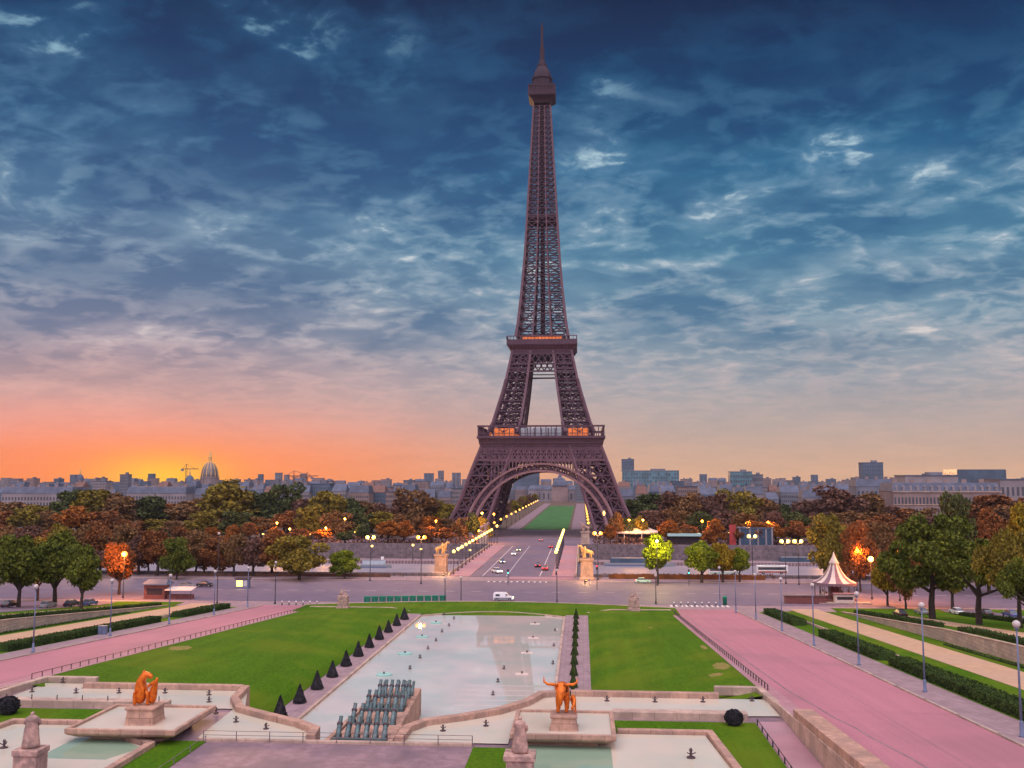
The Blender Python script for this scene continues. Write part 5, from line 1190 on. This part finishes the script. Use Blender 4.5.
# ============================================================ TREES
def crown_pts(lobes, n, rg_):
    w_ = np.array([l[3] ** 2 for l in lobes]); k = rg_.choice(len(lobes), n, p=w_ / w_.sum()); L = np.array(lobes)[k]
    d = rg_.normal(size=(n, 3)); d /= np.linalg.norm(d, axis=1)[:, None]; r = rg_.uniform(.4, 1.0, (n, 1)) ** .5 * (1 + .16 * np.abs(rg_.normal(size=(n, 1))))
    return L[:, :3] + d * r * L[:, 3:4] * np.array([1, 1, .78])
def tree_proto(kind, seed, leaf, nleaf, m):
    """crown about 1 m radius scaled: built at real size H=14"""
    g = np.random.default_rng(seed); q = random.Random(seed); H = 14.0
    t = thing(kind + '_tree' if kind != 'plane' else 'broadleaf_tree', '', 'tree', (0, -400, 0)); lobes = []; limbs = MB()
    if kind == 'plane':
        R_ = 5.6
        for i in range(30):
            a = q.uniform(0, 6.28); u = q.uniform(0, 1) ** .6; z = q.uniform(5.0, 12.2); k = math.sqrt(max(.12, 1 - ((z - 8.0) / 5.4) ** 2)); lobes.append((R_ * .72 * u * k * math.cos(a), R_ * .72 * u * k * math.sin(a), z, q.uniform(.9, 1.9)))
        lobes += [(0, 0, 8, 3.4), (0, 0, 11, 1.8)]; tr = .38; fork = 3.4
    elif kind == 'shrubby':
        for i in range(28):
            a = q.uniform(0, 6.28); u = q.uniform(0, 1) ** .5; z = q.uniform(2.4, 11.6); k = math.sqrt(max(.1, 1 - ((z - 6.2) / 7.0) ** 2)); lobes.append((5.4 * u * k * math.cos(a), 5.4 * u * k * math.sin(a), z, q.uniform(1.0, 2.0)))
        lobes += [(0, 0, 6, 3.8)]; tr = .32; fork = 2.0
    elif kind == 'spreading':
        for i in range(20):
            a = q.uniform(0, 6.28); u = q.uniform(.15, 1) ** .6; z = 7.2 + 5.2 * (1 - u * u) * q.uniform(.55, 1) - q.uniform(0, 1.6); lobes.append((7.6 * u * math.cos(a), 7.6 * u * math.sin(a), z, q.uniform(1.1, 2.0)))
        tr = .42; fork = 4.2
    elif kind == 'layered':
        for i in range(22):
            z = q.choice([5.0, 6.8, 8.6, 10.4, 11.8]) + q.uniform(-.3, .3); a = q.uniform(0, 6.28); u = q.uniform(.3, 1) * (6.6 if z < 9.5 else 4.2); lobes.append((u * math.cos(a), u * math.sin(a), z, q.uniform(.9, 1.7)))
        tr = .45; fork = 4.0
    else:   # upright
        for i in range(16):
            z = q.uniform(3.5, 13); a = q.uniform(0, 6.28); k = 3.2 * math.sqrt(max(.05, 1 - ((z - 7.5) / 6.6) ** 2)); lobes.append((k * .7 * math.cos(a), k * .7 * math.sin(a), z, q.uniform(1.2, 1.9)))
        lobes += [(0, 0, 7, 2.4)]; tr = .33; fork = 3.0
    top = max(l[2] for l in lobes)
    limbs.tube([(0, 0, -.6), (.05, 0, fork * .5), (q.uniform(-.2, .2), q.uniform(-.2, .2), fork), (q.uniform(-.4, .4), q.uniform(-.4, .4), top * .8)], [tr * 1.25, tr, tr * .8, tr * .2], 8)
    for l in q.sample(lobes, min(9, len(lobes))):
        s_ = (0, 0, fork * q.uniform(.75, 1.35)); mid = (l[0] * .5, l[1] * .5, (s_[2] + l[2]) / 2 - .3); limbs.tube([s_, mid, l[:3]], [tr * .5, tr * .32, tr * .1], 5)
    quads('crown', leaf_cloud(crown_pts(lobes, nleaf, g), leaf, g), m, t)
    limbs.build('trunk', 'bark', t); KIDS[t.name] = [(c, []) for c in kids(t)]
    return t
FARP = [tree_proto('plane', 11 + i, .40, 3800, 'leaf_green') for i in range(4)] + [tree_proto('shrubby', 31 + i, .40, 3800, 'leaf_green') for i in range(3)]
FARP_UP = [tree_proto('upright', 51 + i, .4, 2800, 'leaf_green') for i in range(2)]
MIDP = [tree_proto('plane', 71 + i, .30, 7500, 'leaf_green') for i in range(2)] + [tree_proto('shrubby', 81 + i, .30, 7500, 'leaf_green') for i in range(2)]
SPRP = [tree_proto('spreading', 91 + i, .24, 9000, 'leaf_green') for i in range(3)]
LAYP = [tree_proto('layered', 97, .24, 9000, 'leaf_green')]
PROTO = FARP + FARP_UP + MIDP + SPRP + LAYP
CNAME = dict(leaf_green='green', leaf_lime='lime green', leaf_olive='olive', leaf_rust='rust red', leaf_brown='brown', leaf_plum='purple brown', leaf_orange='orange', leaf_dark='dark green', leaf_gold='golden')
def tree(px, ptop, Y, wpx, m, pool=None, zone=None, base=None, label=None, order='left'):
    """a tree at distance Y whose crown tops out at ptop and spans wpx"""
    x, z = AT(px, ptop, Y); b = (zt(Y) if Y < 262 else -.06 if Y < YQ else 0) if base is None else base
    p = rnd.choice(pool or FARP); H = max(4, z - b); bb = [c for c, _ in KIDS[p.name] if c.name.startswith('crown')][0].bound_box
    hz_ = max(v[2] for v in bb); wd = max(v[0] for v in bb) - min(v[0] for v in bb)
    o = dup(p, (x, Y, b), rnd.random() * 6.28, (wpx / F * Y / wd,) * 2 + (H / hz_,), {'crown': m}); o['group'] = zone[1] if isinstance(zone, tuple) else 'park trees'
    if label: o['label'] = label
    else: zn = zone[0] if isinstance(zone, tuple) else zone; pend(o, f'{CNAME[m]} tree {zn}', f'{CNAME[m]} trees {zn}')
    return o
# far bank, placed crown by crown from the left
def fz(px):
    for lim, n in ((60, 'below the long slate roof'), (112, 'below the small domed belfry'), (180, 'below the rising sun'), (240, 'below the great church dome'), (330, 'below the far cranes'), (460, 'left of the lattice tower'), (640, 'at the foot of the lattice tower'), (740, 'below the teal glass block'), (850, 'left of the carousel roof'), (2000, 'below the palace facade')):
        if px < lim: return (n, 'autumn trees beyond the river')
G, L_, O, RU, BR, PL, OR, DK, GO = 'leaf_green', 'leaf_lime', 'leaf_olive', 'leaf_rust', 'leaf_brown', 'leaf_plum', 'leaf_orange', 'leaf_dark', 'leaf_gold'
back = [(8, 501, 56, BR), (40, 504, 40, O), (72, 488, 40, DK), (95, 489, 44, O), (122, 492, 46, BR), (150, 494, 44, DK), (172, 503, 36, RU), (195, 497, 50, BR), (228, 478, 62, O), (262, 490, 46, DK), (285, 481, 44, DK), (304, 497, 36, PL),
        (330, 489, 48, O), (352, 497, 36, DK), (372, 500, 36, BR), (392, 497, 36, PL), (414, 487, 44, BR), (436, 497, 34, O), (452, 504, 28, O), (470, 512, 26, BR), (612, 512, 26, DK), (632, 498, 34, DK), (650, 493, 40, DK), (668, 490, 40, PL), (690, 491, 38, BR),
        (712, 492, 36, PL), (738, 488, 46, O), (762, 497, 36, BR), (782, 503, 36, DK), (806, 499, 40, PL), (836, 484, 52, PL), (866, 491, 40, BR), (888, 505, 34, PL), (905, 507, 34, RU), (925, 507, 34, BR), (990, 494, 50, RU), (1012, 500, 40, BR), (1040, 492, 50, RU), (-20, 498, 50, RU)]
for px, py, wd, m in back: tree(px, py, rnd.uniform(570, 600), wd * 1.15, m, zone=fz(px))
mid = [(5, 512, 44, RU), (28, 509, 40, O), (52, 512, 44, BR), (78, 507, 42, OR), (100, 512, 44, RU), (130, 520, 40, RU), (158, 520, 38, O), (178, 522, 34, BR), (205, 512, 40, O), (240, 512, 40, DK), (262, 518, 34, BR), (288, 512, 34, RU), (312, 506, 36, O), (338, 512, 34, BR), (358, 508, 34, DK), (382, 512, 34, O),
       (405, 514, 34, BR), (430, 517, 30, OR), (448, 520, 26, BR), (620, 520, 24, DK), (652, 512, 32, PL), (676, 510, 32, BR), (700, 512, 32, DK), (724, 511, 32, PL), (748, 514, 32, BR), (770, 512, 34, PL), (795, 514, 34, DK), (815, 516, 30, BR), (850, 512, 40, BR), (880, 515, 36, RU), (905, 520, 34, RU), (935, 518, 34, PL), (965, 520, 34, RU)]
for px, py, wd, m in mid: tree(px, py - 2, rnd.uniform(528, 552), wd * 1.15, m, zone=(fz(px)[0] + ', nearer row', 'autumn trees beyond the river'))
low = [(212, 527, 20, OR), (232, 524, 22, OR), (250, 522, 20, RU), (275, 527, 22, OR), (300, 528, 24, RU), (322, 528, 24, OR), (345, 531, 22, DK), (362, 524, 22, DK), (388, 521, 30, OR), (404, 520, 26, OR), (428, 526, 24, RU), (446, 527, 22, RU), (182, 526, 24, RU), (160, 530, 24, DK), (137, 531, 26, RU),
       (610, 524, 18, OR), (668, 519, 26, OR), (690, 524, 22, RU), (712, 518, 30, OR), (738, 526, 26, RU), (758, 520, 30, OR), (775, 522, 30, OR), (798, 520, 30, RU), (822, 526, 28, RU), (846, 524, 30, RU), (20, 528, 34, RU), (60, 526, 34, RU), (95, 527, 30, BR)]
for px, py, wd, m in low: tree(px, py, rnd.uniform(500, 508), wd, m, zone=('low ' + fz(px)[0], 'low trees by the far quay'))
# rows along the drives each side of the far lawn
k = 0
for i in range(11):
    y = 660 + i * 62
    for s_ in (-1, 1):
        x = BX + s_ * (38 + (i % 2) * 5); o = dup(FARP[(i + (s_ > 0)) % 7], (x, y, 0), i, (1.15, 1.15, 1.0), {'crown': [BR, O, PL][(i + k) % 3]}); o['group'] = 'trees lining the far lawn'
        pend(o, 'autumn tree', 'autumn trees lining the drive ' + ('left' if s_ < 0 else 'right') + ' of the far lawn', key=y, order='near')
for i, px in enumerate((462, 474, 484, 616, 628, 640)): tree(px, rnd.uniform(510, 517), 515, 20, [BR, DK, O][i % 3], zone=('low beside the tower foot', 'low trees by the far quay'))
# russet row along the near bank, left and right
for i, px in enumerate(range(-12, 290, 19)):
    if px not in (): tree(px, rnd.uniform(518, 540), rnd.uniform(330, 335.5), rnd.uniform(34, 50), [RU, BR, PL, RU, O, BR][i % 6], [MIDP[0], MIDP[1], MIDP[3]], zone=('on the near quay left of the bridge', 'trees along the near quay'))
for i, px in enumerate(range(862, 1050, 20)): tree(px, rnd.uniform(520, 540), rnd.uniform(326, 335), rnd.uniform(34, 46), [RU, BR, PL, O][i % 4], [MIDP[0], MIDP[1], MIDP[3]], zone=('on the near quay behind the park', 'trees along the near quay'))
# near bank and gardens
tree(300, 535, 322, 66, 'leaf_olive', [MIDP[2]], label='large round yellow green tree by the plaza left of the worn pillar')
tree(345, 549, 326, 34, 'leaf_lime', [MIDP[3]], label='small yellow green tree just right of the large round one')
tree(657, 532, 318, 33, 'leaf_lime', [MIDP[0]], label='bright lime tree lit from within right of the bridge')
tree(701, 540, 322, 38, 'leaf_lime', [MIDP[1]], label='wide lime green tree right of the bright lit tree'); tree(722, 542, 324, 30, 'leaf_gold', [MIDP[0]], label='golden green tree between the lime tree and the twin lamps'); tree(739, 546, 326, 24, 'leaf_lime', [MIDP[1]], label='small lime tree left of the twin plaza lamps')
tree(830, 512, 318, 44, 'leaf_olive', [MIDP[2]], label='tall olive green tree rising behind the carousel roof')
tree(858, 518, 300, 38, 'leaf_rust', [MIDP[3]], label='rust tree glowing over the orange lamps right of the carousel'); tree(886, 558, 268, 30, 'leaf_gold', [MIDP[1]], label='small golden tree right of the carousel between the orange lamps')
tree(121, 541, 277, 40, 'leaf_rust', [MIDP[0]], label='rust tree glowing orange round the strong lamp'); tree(95, 548, 322, 40, 'leaf_plum', [MIDP[1]], label='purple brown tree left of the orange lamp'); tree(178, 536, 320, 36, 'leaf_green', [MIDP[2]], label='round green tree right of the orange lamp behind the kiosk')
tree(150, 532, 345, 38, 'leaf_rust', [MIDP[3]], base=-.05, label='rust tree behind the orange lamp'); tree(205, 545, 340, 30, 'leaf_rust', [MIDP[0]], base=-.05, label='small rust tree right of the kiosk')
for px, pt_, Y, wd, pl, l in ((22, 533, 232, 56, 0, 'green park tree at the left picture edge above the retaining wall'), (58, 529, 240, 60, 1, 'tallest green park tree in the left cluster'), (84, 543, 228, 44, 0, 'lower green park tree at the right of the left cluster'), (-8, 540, 222, 40, 1, 'green park tree cut by the left picture edge')):
    tree(px, pt_, Y, wd, 'leaf_green', [MIDP[pl]], label=l)
tree(40, 536, 262, 46, 'leaf_olive', [MIDP[1]], label='olive park tree behind the left green cluster')
tree(928, 511, 222, 92, 'leaf_green', [LAYP[0]], label='tall layered green tree with a dark leaning trunk in the right park')
tree(975, 530, 200, 96, 'leaf_green', [SPRP[0]], label='broad spreading green tree beside the layered one'); tree(1015, 527, 190, 80, 'leaf_olive', [SPRP[1]], label='spreading olive tree at the right picture edge'); tree(1030, 556, 176, 64, 'leaf_green', [SPRP[2]], label='lower spreading green tree cut by the right picture edge')
tree(952, 489, 300, 40, 'leaf_dark', [MIDP[3]], label='tall dark green tree rising behind the layered tree'); tree(985, 505, 300, 46, 'leaf_rust', [MIDP[1]], label='rust red tree behind the spreading trees'); tree(1022, 500, 290, 40, 'leaf_gold', [MIDP[0]], label='golden tree at the right edge behind the spreading trees')
tree(903, 532, 262, 40, 'leaf_rust', [MIDP[2]], label='rust tree between the carousel and the layered tree'); tree(950, 548, 262, 40, 'leaf_olive', [MIDP[1]], label='olive tree under the layered tree crown')
for p in PROTO:
    for c, _ in KIDS[p.name]: bpy.data.objects.remove(c)
    bpy.data.objects.remove(p)
# the lamp inside the lit lime tree
x, z = AT(657, 541, 312); lantern((x, 312.5, -.06), z, 'yellow_light', 1, 'tall yellow lamp shining through the bright lime tree', power=14000, col=(1, .72, .12), r=.5)
# wooded mass far off, low between the houses
n = 26000; xx = rg.uniform(-700, 780, n); yy = rg.uniform(640, 900, n); ok = np.abs(xx - BX - 2) > 58; xx, yy = xx[ok], yy[ok]
hh = 9 + 5 * np.sin(xx * .06) + 3 * np.sin(xx * .17 + yy * .05); zz = rg.uniform(0, 1, len(xx)) ** .5 * np.clip(hh, 3, 20)
o = quads('far_woods', leaf_cloud(np.stack([xx, yy, zz], 1), 1.6, rg), 'leaf_brown'); o['kind'] = 'stuff'
n = 16000; xx = rg.uniform(-620, 700, n); yy = rg.uniform(497, 512, n); ok = np.abs(xx - BX) > 30; xx, yy = xx[ok], yy[ok]; zz = rg.uniform(0, 1, len(xx)) * (2.6 + 1.4 * np.sin(xx * .09))
o = quads('undergrowth', leaf_cloud(np.stack([xx, yy, zz], 1), .6, rg), 'leaf_plum'); o['kind'] = 'stuff'
# far lawn beyond the tower and its drives
struct(MB().add([(BX - 15, 640, .05), (BX + 15, 640, .05), (BX + 15, 1180, .05), (BX - 15, 1180, .05)], [(0, 1, 2, 3)]).build('far_lawn', 'far_lawn'))
for x0, x1 in ((BX - 26, BX - 17), (BX + 17, BX + 27)): struct(MB().add([(x0, 545, .03), (x1, 545, .03), (x1, 1300, .03), (x0, 1300, .03)], [(0, 1, 2, 3)]).build('drive', 'terrace_paving'))
struct(MB().add([(BX - 75, 545, .025), (BX + 75, 545, .025), (BX + 75, 640, .025), (BX - 75, 640, .025)], [(0, 1, 2, 3)]).build('tower_forecourt', 'terrace_paving'))
# ============================================================ THE CITY BEYOND
FLAT = {}
def building(px0, px1, ptop, Y, wall, roof, label=None, name='apartment_building', zone=None, storeys=None, chim=2, cat='building', depth=16, cols=0, kindname='pale block'):
    x0, _ = AT(px0, ptop, Y); x1, zt_ = AT(px1, ptop, Y); w_ = x1 - x0; H = zt_; rh = 0 if roof in ('flat', 'glass') else min(5.5, H * .22); hw = H - rh
    t = thing(name, label or '', cat, ((x0 + x1) / 2, Y + depth / 2, 0), 0)
    MB().box(0, 0, 0, w_, depth, hw).build('wall', wall, t)
    if roof == 'flat':
        o = MB().box(0, 0, hw + .002, w_ + .8, depth + .8, .8).build('roof', 'slate' if wall != 'teal_glass' else 'facade_grey', t)
        if chim: MB().box(w_ * .15, 0, hw + .8, w_ * .25, depth * .4, 2.2).build('roof_hut', 'facade_grey', o)
    elif roof == 'glass': o = MB().box(0, 0, hw + .002, w_ * .98, depth, .5).build('roof', 'dark_glass', t)
    else:
        m = 'red_roof' if roof == 'red' else 'slate'; a, d_ = w_ / 2 + .3, depth / 2 + .3; k = 2.6 if roof == 'mansard' else depth / 2 - .4
        o = MB().add([(-a, -d_, hw + .002), (a, -d_, hw + .002), (a, d_, hw + .002), (-a, d_, hw + .002), (-a + 1, -d_ + k, H), (a - 1, -d_ + k, H), (a - 1, d_ - k, H), (-a + 1, d_ - k, H)], [(0, 1, 5, 4), (1, 2, 6, 5), (2, 3, 7, 6), (3, 0, 4, 7), (4, 5, 6, 7)]).build('roof', m, t)
        for c in range(chim): MB().box(-w_ / 2 + w_ * (c + .5) / chim, 0, H - 1.2, 2.2, 1.2, 3.0).build('chimney', 'facade_pink', o)
    ns = storeys or max(2, int(hw / 3.6)); ns = min(ns, 12); top = hw - .8; bot = hw * .12
    if cols:
        key = (round(w_ / cols, 1), ns); proto = None
        for r_ in range(ns):
            for c in range(cols):
                wx, wz = w_ / cols * .45, (top - bot) / ns * .6
                if proto is None: proto = MB().box(0, 0, 0, wx, .3, wz).build('window', 'window_dark', t); o = proto
                else: o = proto.copy(); C.objects.link(o); o.parent = t
                o.location = (-w_ / 2 + w_ * (c + .5) / cols, -depth / 2 - .02, bot + (top - bot) * r_ / ns)
    else:
        for r_ in range(ns):
            b = MB(); nb = max(9, int(w_ / 3.4)); z0 = bot + (top - bot) * r_ / ns
            for c in range(nb):
                if nb < 10 or rnd.random() < .86: b.box(-w_ / 2 + w_ * (c + .5) / nb, -depth / 2 - .05, z0, w_ / nb * .5, .2, (top - bot) / ns * .58)
            if b.v: b.build('window_row', 'window_dark', t)
    if not label: t['group'] = 'city blocks beyond the trees'; pend(t, f'{kindname} {zone}', f'{kindname} {zone}'.replace(' block', ' blocks', 1))
    return t
def cz(px):
    for lim, n in ((60, 'above the leftmost autumn trees'), (112, 'beside the small domed belfry'), (180, 'under the rising sun'), (245, 'beside the great church dome'), (330, 'under the far cranes'), (465, 'left of the tower'), (620, 'seen through the tower arch'), (730, 'beside the teal glass block'), (850, 'beyond the carousel'), (2000, 'by the palace facade')):
        if px < lim: return n
q = random.Random(5)
building(2, 72, 487, 760, 'facade_pale', 'mansard', 'long pale building with a blue slate roof above the leftmost trees', storeys=4, chim=8, depth=20, cols=22)
building(127, 186, 487, 820, 'facade_pale', 'mansard', 'long pale building with a slate roof beside the rising sun', storeys=4, chim=6, depth=20, cols=20)
building(120, 128, 475, 1000, 'facade_grey', 'flat', 'narrow pale tower block just left of the rising sun', depth=9)
building(622, 679, 471, 1250, 'teal_glass', 'flat', 'long teal glass office block right of the tower', storeys=8, chim=1, cat='office block', name='office_building', depth=40)
building(622, 634, 459.5, 1500, 'facade_blue', 'flat', 'blue slab tower rising behind the teal glass block', storeys=12, cat='tower block', name='tower_block', depth=20)
building(521, 539, 470, 1700, 'facade_blue', 'flat', 'dark blue slab tower framed by the lattice tower arch', storeys=12, cat='tower block', name='tower_block', depth=25, chim=0)
building(730, 752, 472, 1150, 'teal_glass', 'flat', 'grey green glass block with a flat roof right of the teal one', storeys=6, cat='office block', name='office_building')
building(752, 763, 475, 1160, 'facade_grey', 'flat', 'grey annexe attached right of the grey green glass block', storeys=5)
building(862, 883, 463, 1100, 'facade_blue', 'flat', 'blue grey slab building rising above the palace roofs', storeys=10, cat='tower block', name='tower_block', depth=14)
building(893, 1000, 483, 640, 'facade_pink', 'mansard', 'long palace facade with rows of tall windows above the park trees', name='palace_building', storeys=3, chim=0, cols=30, depth=30, cat='palace')
building(1000, 1060, 480, 650, 'facade_pale', 'flat', 'pale palace wing with blue windows at the right picture edge', name='palace_building', storeys=3, cols=12, depth=30, cat='palace', chim=0)
building(905, 958, 476, 760, 'facade_pale', 'flat', 'low flat roofed pale building behind the palace facade', storeys=3, depth=25)
building(957, 1006, 470, 800, 'dark_glass', 'glass', 'dark glass roof box on top of the buildings behind the palace', storeys=2, depth=30, cat='office block', name='office_building')
building(856, 895, 479, 720, 'facade_grey', 'mansard', 'grey slate roofed block just left of the palace facade', storeys=4, chim=4, depth=20)
for t_ in [o for o in bpy.data.objects if o.name.startswith('palace_building')][:1]:
    rf = [c for c in bpy.data.objects if c.parent == t_ and c.name.startswith('roof')][0]; bb = t_.location; wl = [c for c in bpy.data.objects if c.parent == t_ and c.name.startswith('wall')][0].bound_box
    xa, xb, zz = min(v[0] for v in wl), max(v[0] for v in wl), max(v[2] for v in wl); n = 15
    for i in range(n):
        x = xa + (xb - xa) * (i + .5) / n; MB().box(x, -14.2, zz + .6, 1.6, 1.8, 2.4).add([(x - 1, -15.2, zz + 3), (x + 1, -15.2, zz + 3), (x, -15.2, zz + 3.9), (x - 1, -12, zz + 3), (x + 1, -12, zz + 3), (x, -12, zz + 3.9)], [(0, 1, 2), (0, 3, 4, 1), (1, 4, 5, 2), (2, 5, 3, 0)]).build('dormer', 'facade_pale', rf)
    for i in range(6): MB().box(xa + (xb - xa) * (i + .5) / 6, 0, zz + 4.5, 3, 1.4, 3.4).build('chimney', 'facade_pink', rf)
    for k in (0, 1): MB().box((xa + xb) / 2, -15.25, zz * (.36 + .30 * k), xb - xa + .6, .5, .5).build('cornice', 'pale_stone', t_)
    MB().box((xa + xb) / 2, -15.3, zz - .5, xb - xa + 1.2, .9, .7).build('cornice', 'pale_stone', t_)
# ordinary blocks, row behind row
for (a, b_, lo, hi, Ya, Yb, stp) in ((-30, 470, 484, 493, 680, 820, 14), (-30, 470, 481, 488, 900, 1250, 10), (-20, 470, 478, 483, 1500, 2600, 7), (618, 1050, 484, 494, 680, 820, 14), (618, 1050, 481, 488, 900, 1200, 10), (618, 1050, 477, 483, 1500, 2600, 7),
                             (490, 540, 484, 492, 1350, 1500, 8), (575, 600, 483, 490, 1350, 1500, 8), (490, 600, 477, 482, 2000, 2600, 10)):
    px = a
    while px < b_:
        wpx = stp * q.uniform(.7, 1.5); wl = q.choice(['facade_pale', 'facade_pale', 'facade_grey', 'facade_pink', 'facade_blue']); rf = q.choice(['mansard', 'mansard', 'mansard', 'flat', 'gable', 'gable', 'red'] if Ya < 1300 else ['mansard', 'flat', 'flat', 'flat'])
        near = 'in front' if Ya < 850 else 'in mid row' if Ya < 1300 else 'on the skyline'
        if not (Ya < 850 and (890 < px < 1050 or 0 < px + wpx and px < 74 or 124 < px + wpx and px < 188)):
            kn = {'facade_pale': 'pale', 'facade_grey': 'grey', 'facade_pink': 'pinkish', 'facade_blue': 'blue grey'}[wl] + ' block ' + near
            building(px, px + wpx * .97, q.uniform(lo, hi), q.uniform(Ya, Yb), wl, rf, zone=cz(px), kindname=kn, chim=q.choice([0, 1, 2]) if Ya < 1300 else q.choice([0, 1]), depth=q.uniform(12, 18))
        px += wpx * q.uniform(.95, 1.25)
for px, w_, py in ((258, 4, 474.5), (275, 6, 473), (284, 4, 475), (300, 5, 474), (424, 9, 473.5), (438, 5, 471), (452, 8, 473), (70, 5, 475), (148, 5, 474), (700, 7, 474.5), (812, 6, 475), (924, 5, 474)):
    building(px, px + w_, py, q.uniform(1900, 2500), q.choice(['facade_grey', 'facade_blue']), 'flat', zone=cz(px), kindname='slim skyline block', chim=0, depth=14, storeys=8, cols=2)
# great church dome
def dome(px, ptop, pdrum, Y, rpx, label, m='gold_dome', ribs=True):
    x, ztop = AT(px, ptop, Y); z0 = AT(px, pdrum, Y)[1]; r = rpx / F * Y; hD = (ztop - z0)
    t = thing('domed_church', label, 'church', (x, Y, 0))
    MB().box(0, 0, 0, r * 3.2, r * 2.6, z0 * .8).build('nave', 'facade_pale', t)
    d = MB().lathe([(r * 1.12, z0 * .8), (r * 1.12, z0), (r * 1.02, z0 + .02 * hD), (r * 1.02, z0 + .24 * hD), (r * 1.1, z0 + .25 * hD), (r * 1.1, z0 + .28 * hD)], 24).build('drum', 'facade_pale', t)
    for k in range(16): a = math.pi * k / 8; MB().box(1.05 * r * math.cos(a), 1.05 * r * math.sin(a), z0 + .03 * hD, r * .14, r * .14, .2 * hD, a).build('column', 'facade_pink', d)
    h0 = z0 + .28 * hD; hd = .40 * hD
    c = MB().lathe([(r * math.cos(a) + .02, h0 + hd * math.sin(a)) for a in [j * math.pi / 2 / 12 for j in range(12)]] + [(r * .16, h0 + hd)], 24).build('dome', m, t, smooth=True)
    if ribs:
        for k in range(12):
            a = math.pi * k / 6; MB().tube([(1.01 * r * math.cos(e) * math.cos(a), 1.01 * r * math.cos(e) * math.sin(a), h0 + 1.01 * hd * math.sin(e)) for e in [j * 1.4 / 8 for j in range(9)]], r * .045, 5).build('rib', 'gold_stone', c)
    MB().lathe([(r * .2, h0 + hd * .96), (r * .2, h0 + hd + .12 * hD), (r * .26, h0 + hd + .125 * hD), (r * .16, h0 + hd + .17 * hD), (r * .03, ztop)], 12).build('lantern', 'gold_stone', t)
dome(210.5, 450, 487, 1500, 8.6, 'great ribbed church dome with a spire on the skyline left of the tower')
dome(190, 468.5, 489, 1480, 5.0, 'smaller pale church dome just left of the great one', 'facade_blue', False)
dome(80.5, 468, 487, 1200, 4.2, 'small dark domed belfry on the left skyline', 'slate', False)
# military school at the end of the lawn
x, _ = AT(560, 490, 1420); t = thing('domed_hall', 'long pale hall with a central square dome closing the far lawn', 'hall', (x, 1420, 0))
MB().box(0, 0, 0, 92, 18, 17).build('wall', 'facade_pale', t); o = MB().add([(-47, -10, 17), (47, -10, 17), (47, 10, 17), (-47, 10, 17), (-44, 0, 23), (44, 0, 23)], [(0, 1, 5, 4), (2, 3, 4, 5), (1, 2, 5), (3, 0, 4)]).build('roof', 'slate', t)
MB().box(0, -2, 0, 24, 20, 22).build('portico', 'facade_pink', t); MB().lathe([(11, 22), (11, 24), (9.5, 29), (6, 33.5), (3, 35), (2.5, 37), (.3, 40)], 4, sq=True, y=-2).build('dome', 'slate', t)
for c in range(14): MB().box(-43 + c * 6.6, -9.1, 3, 2.4, .3, 9).build('window', 'window_dark', t)
# cranes on the skyline
def crane(px, ptop, Y, jib, label, turn=0):
    x, z = AT(px, ptop, Y); t = thing('tower_crane', label, 'crane', (x, Y, 0), turn); b = MB()
    for s_ in ((-1, -1), (1, -1), (1, 1), (-1, 1)): b.bar((s_[0], s_[1], 0), (s_[0], s_[1], z - 4), .5)
    for k in range(int(z / 5)): b.bar((-1, -1, k * 5), (1, -1, k * 5 + 5), .35)
    b.build('mast', 'red_roof', t); b = MB(); b.bar((-jib * .35, 0, z - 4), (jib, 0, z - 4), 1.1).bar((0, 0, z - 4), (0, 0, z + 3), .8).bar((0, 0, z + 3), (jib * .7, 0, z - 3.6), .4).bar((0, 0, z + 3), (-jib * .33, 0, z - 3.6), .4); b.build('jib', 'red_roof', t); MB().box(-jib * .33, 0, z - 7, 4, 2, 3).build('counterweight', 'facade_grey', t)
crane(186.5, 466, 1300, 16, 'thin red tower crane between the sun and the great dome', R(20)); crane(294, 473, 1300, 34, 'thin red tower crane on the skyline right of the great dome', R(0)); crane(307, 474.5, 1450, 26, 'second red tower crane with a long jib, right of the first', R(170))

# ------------------------------------------------------------ air
hz = MB().box(0, 2200, -34, 6200, 5000, 384).build('haze', 'haze'); hz['kind'] = 'stuff'
settle_labels()
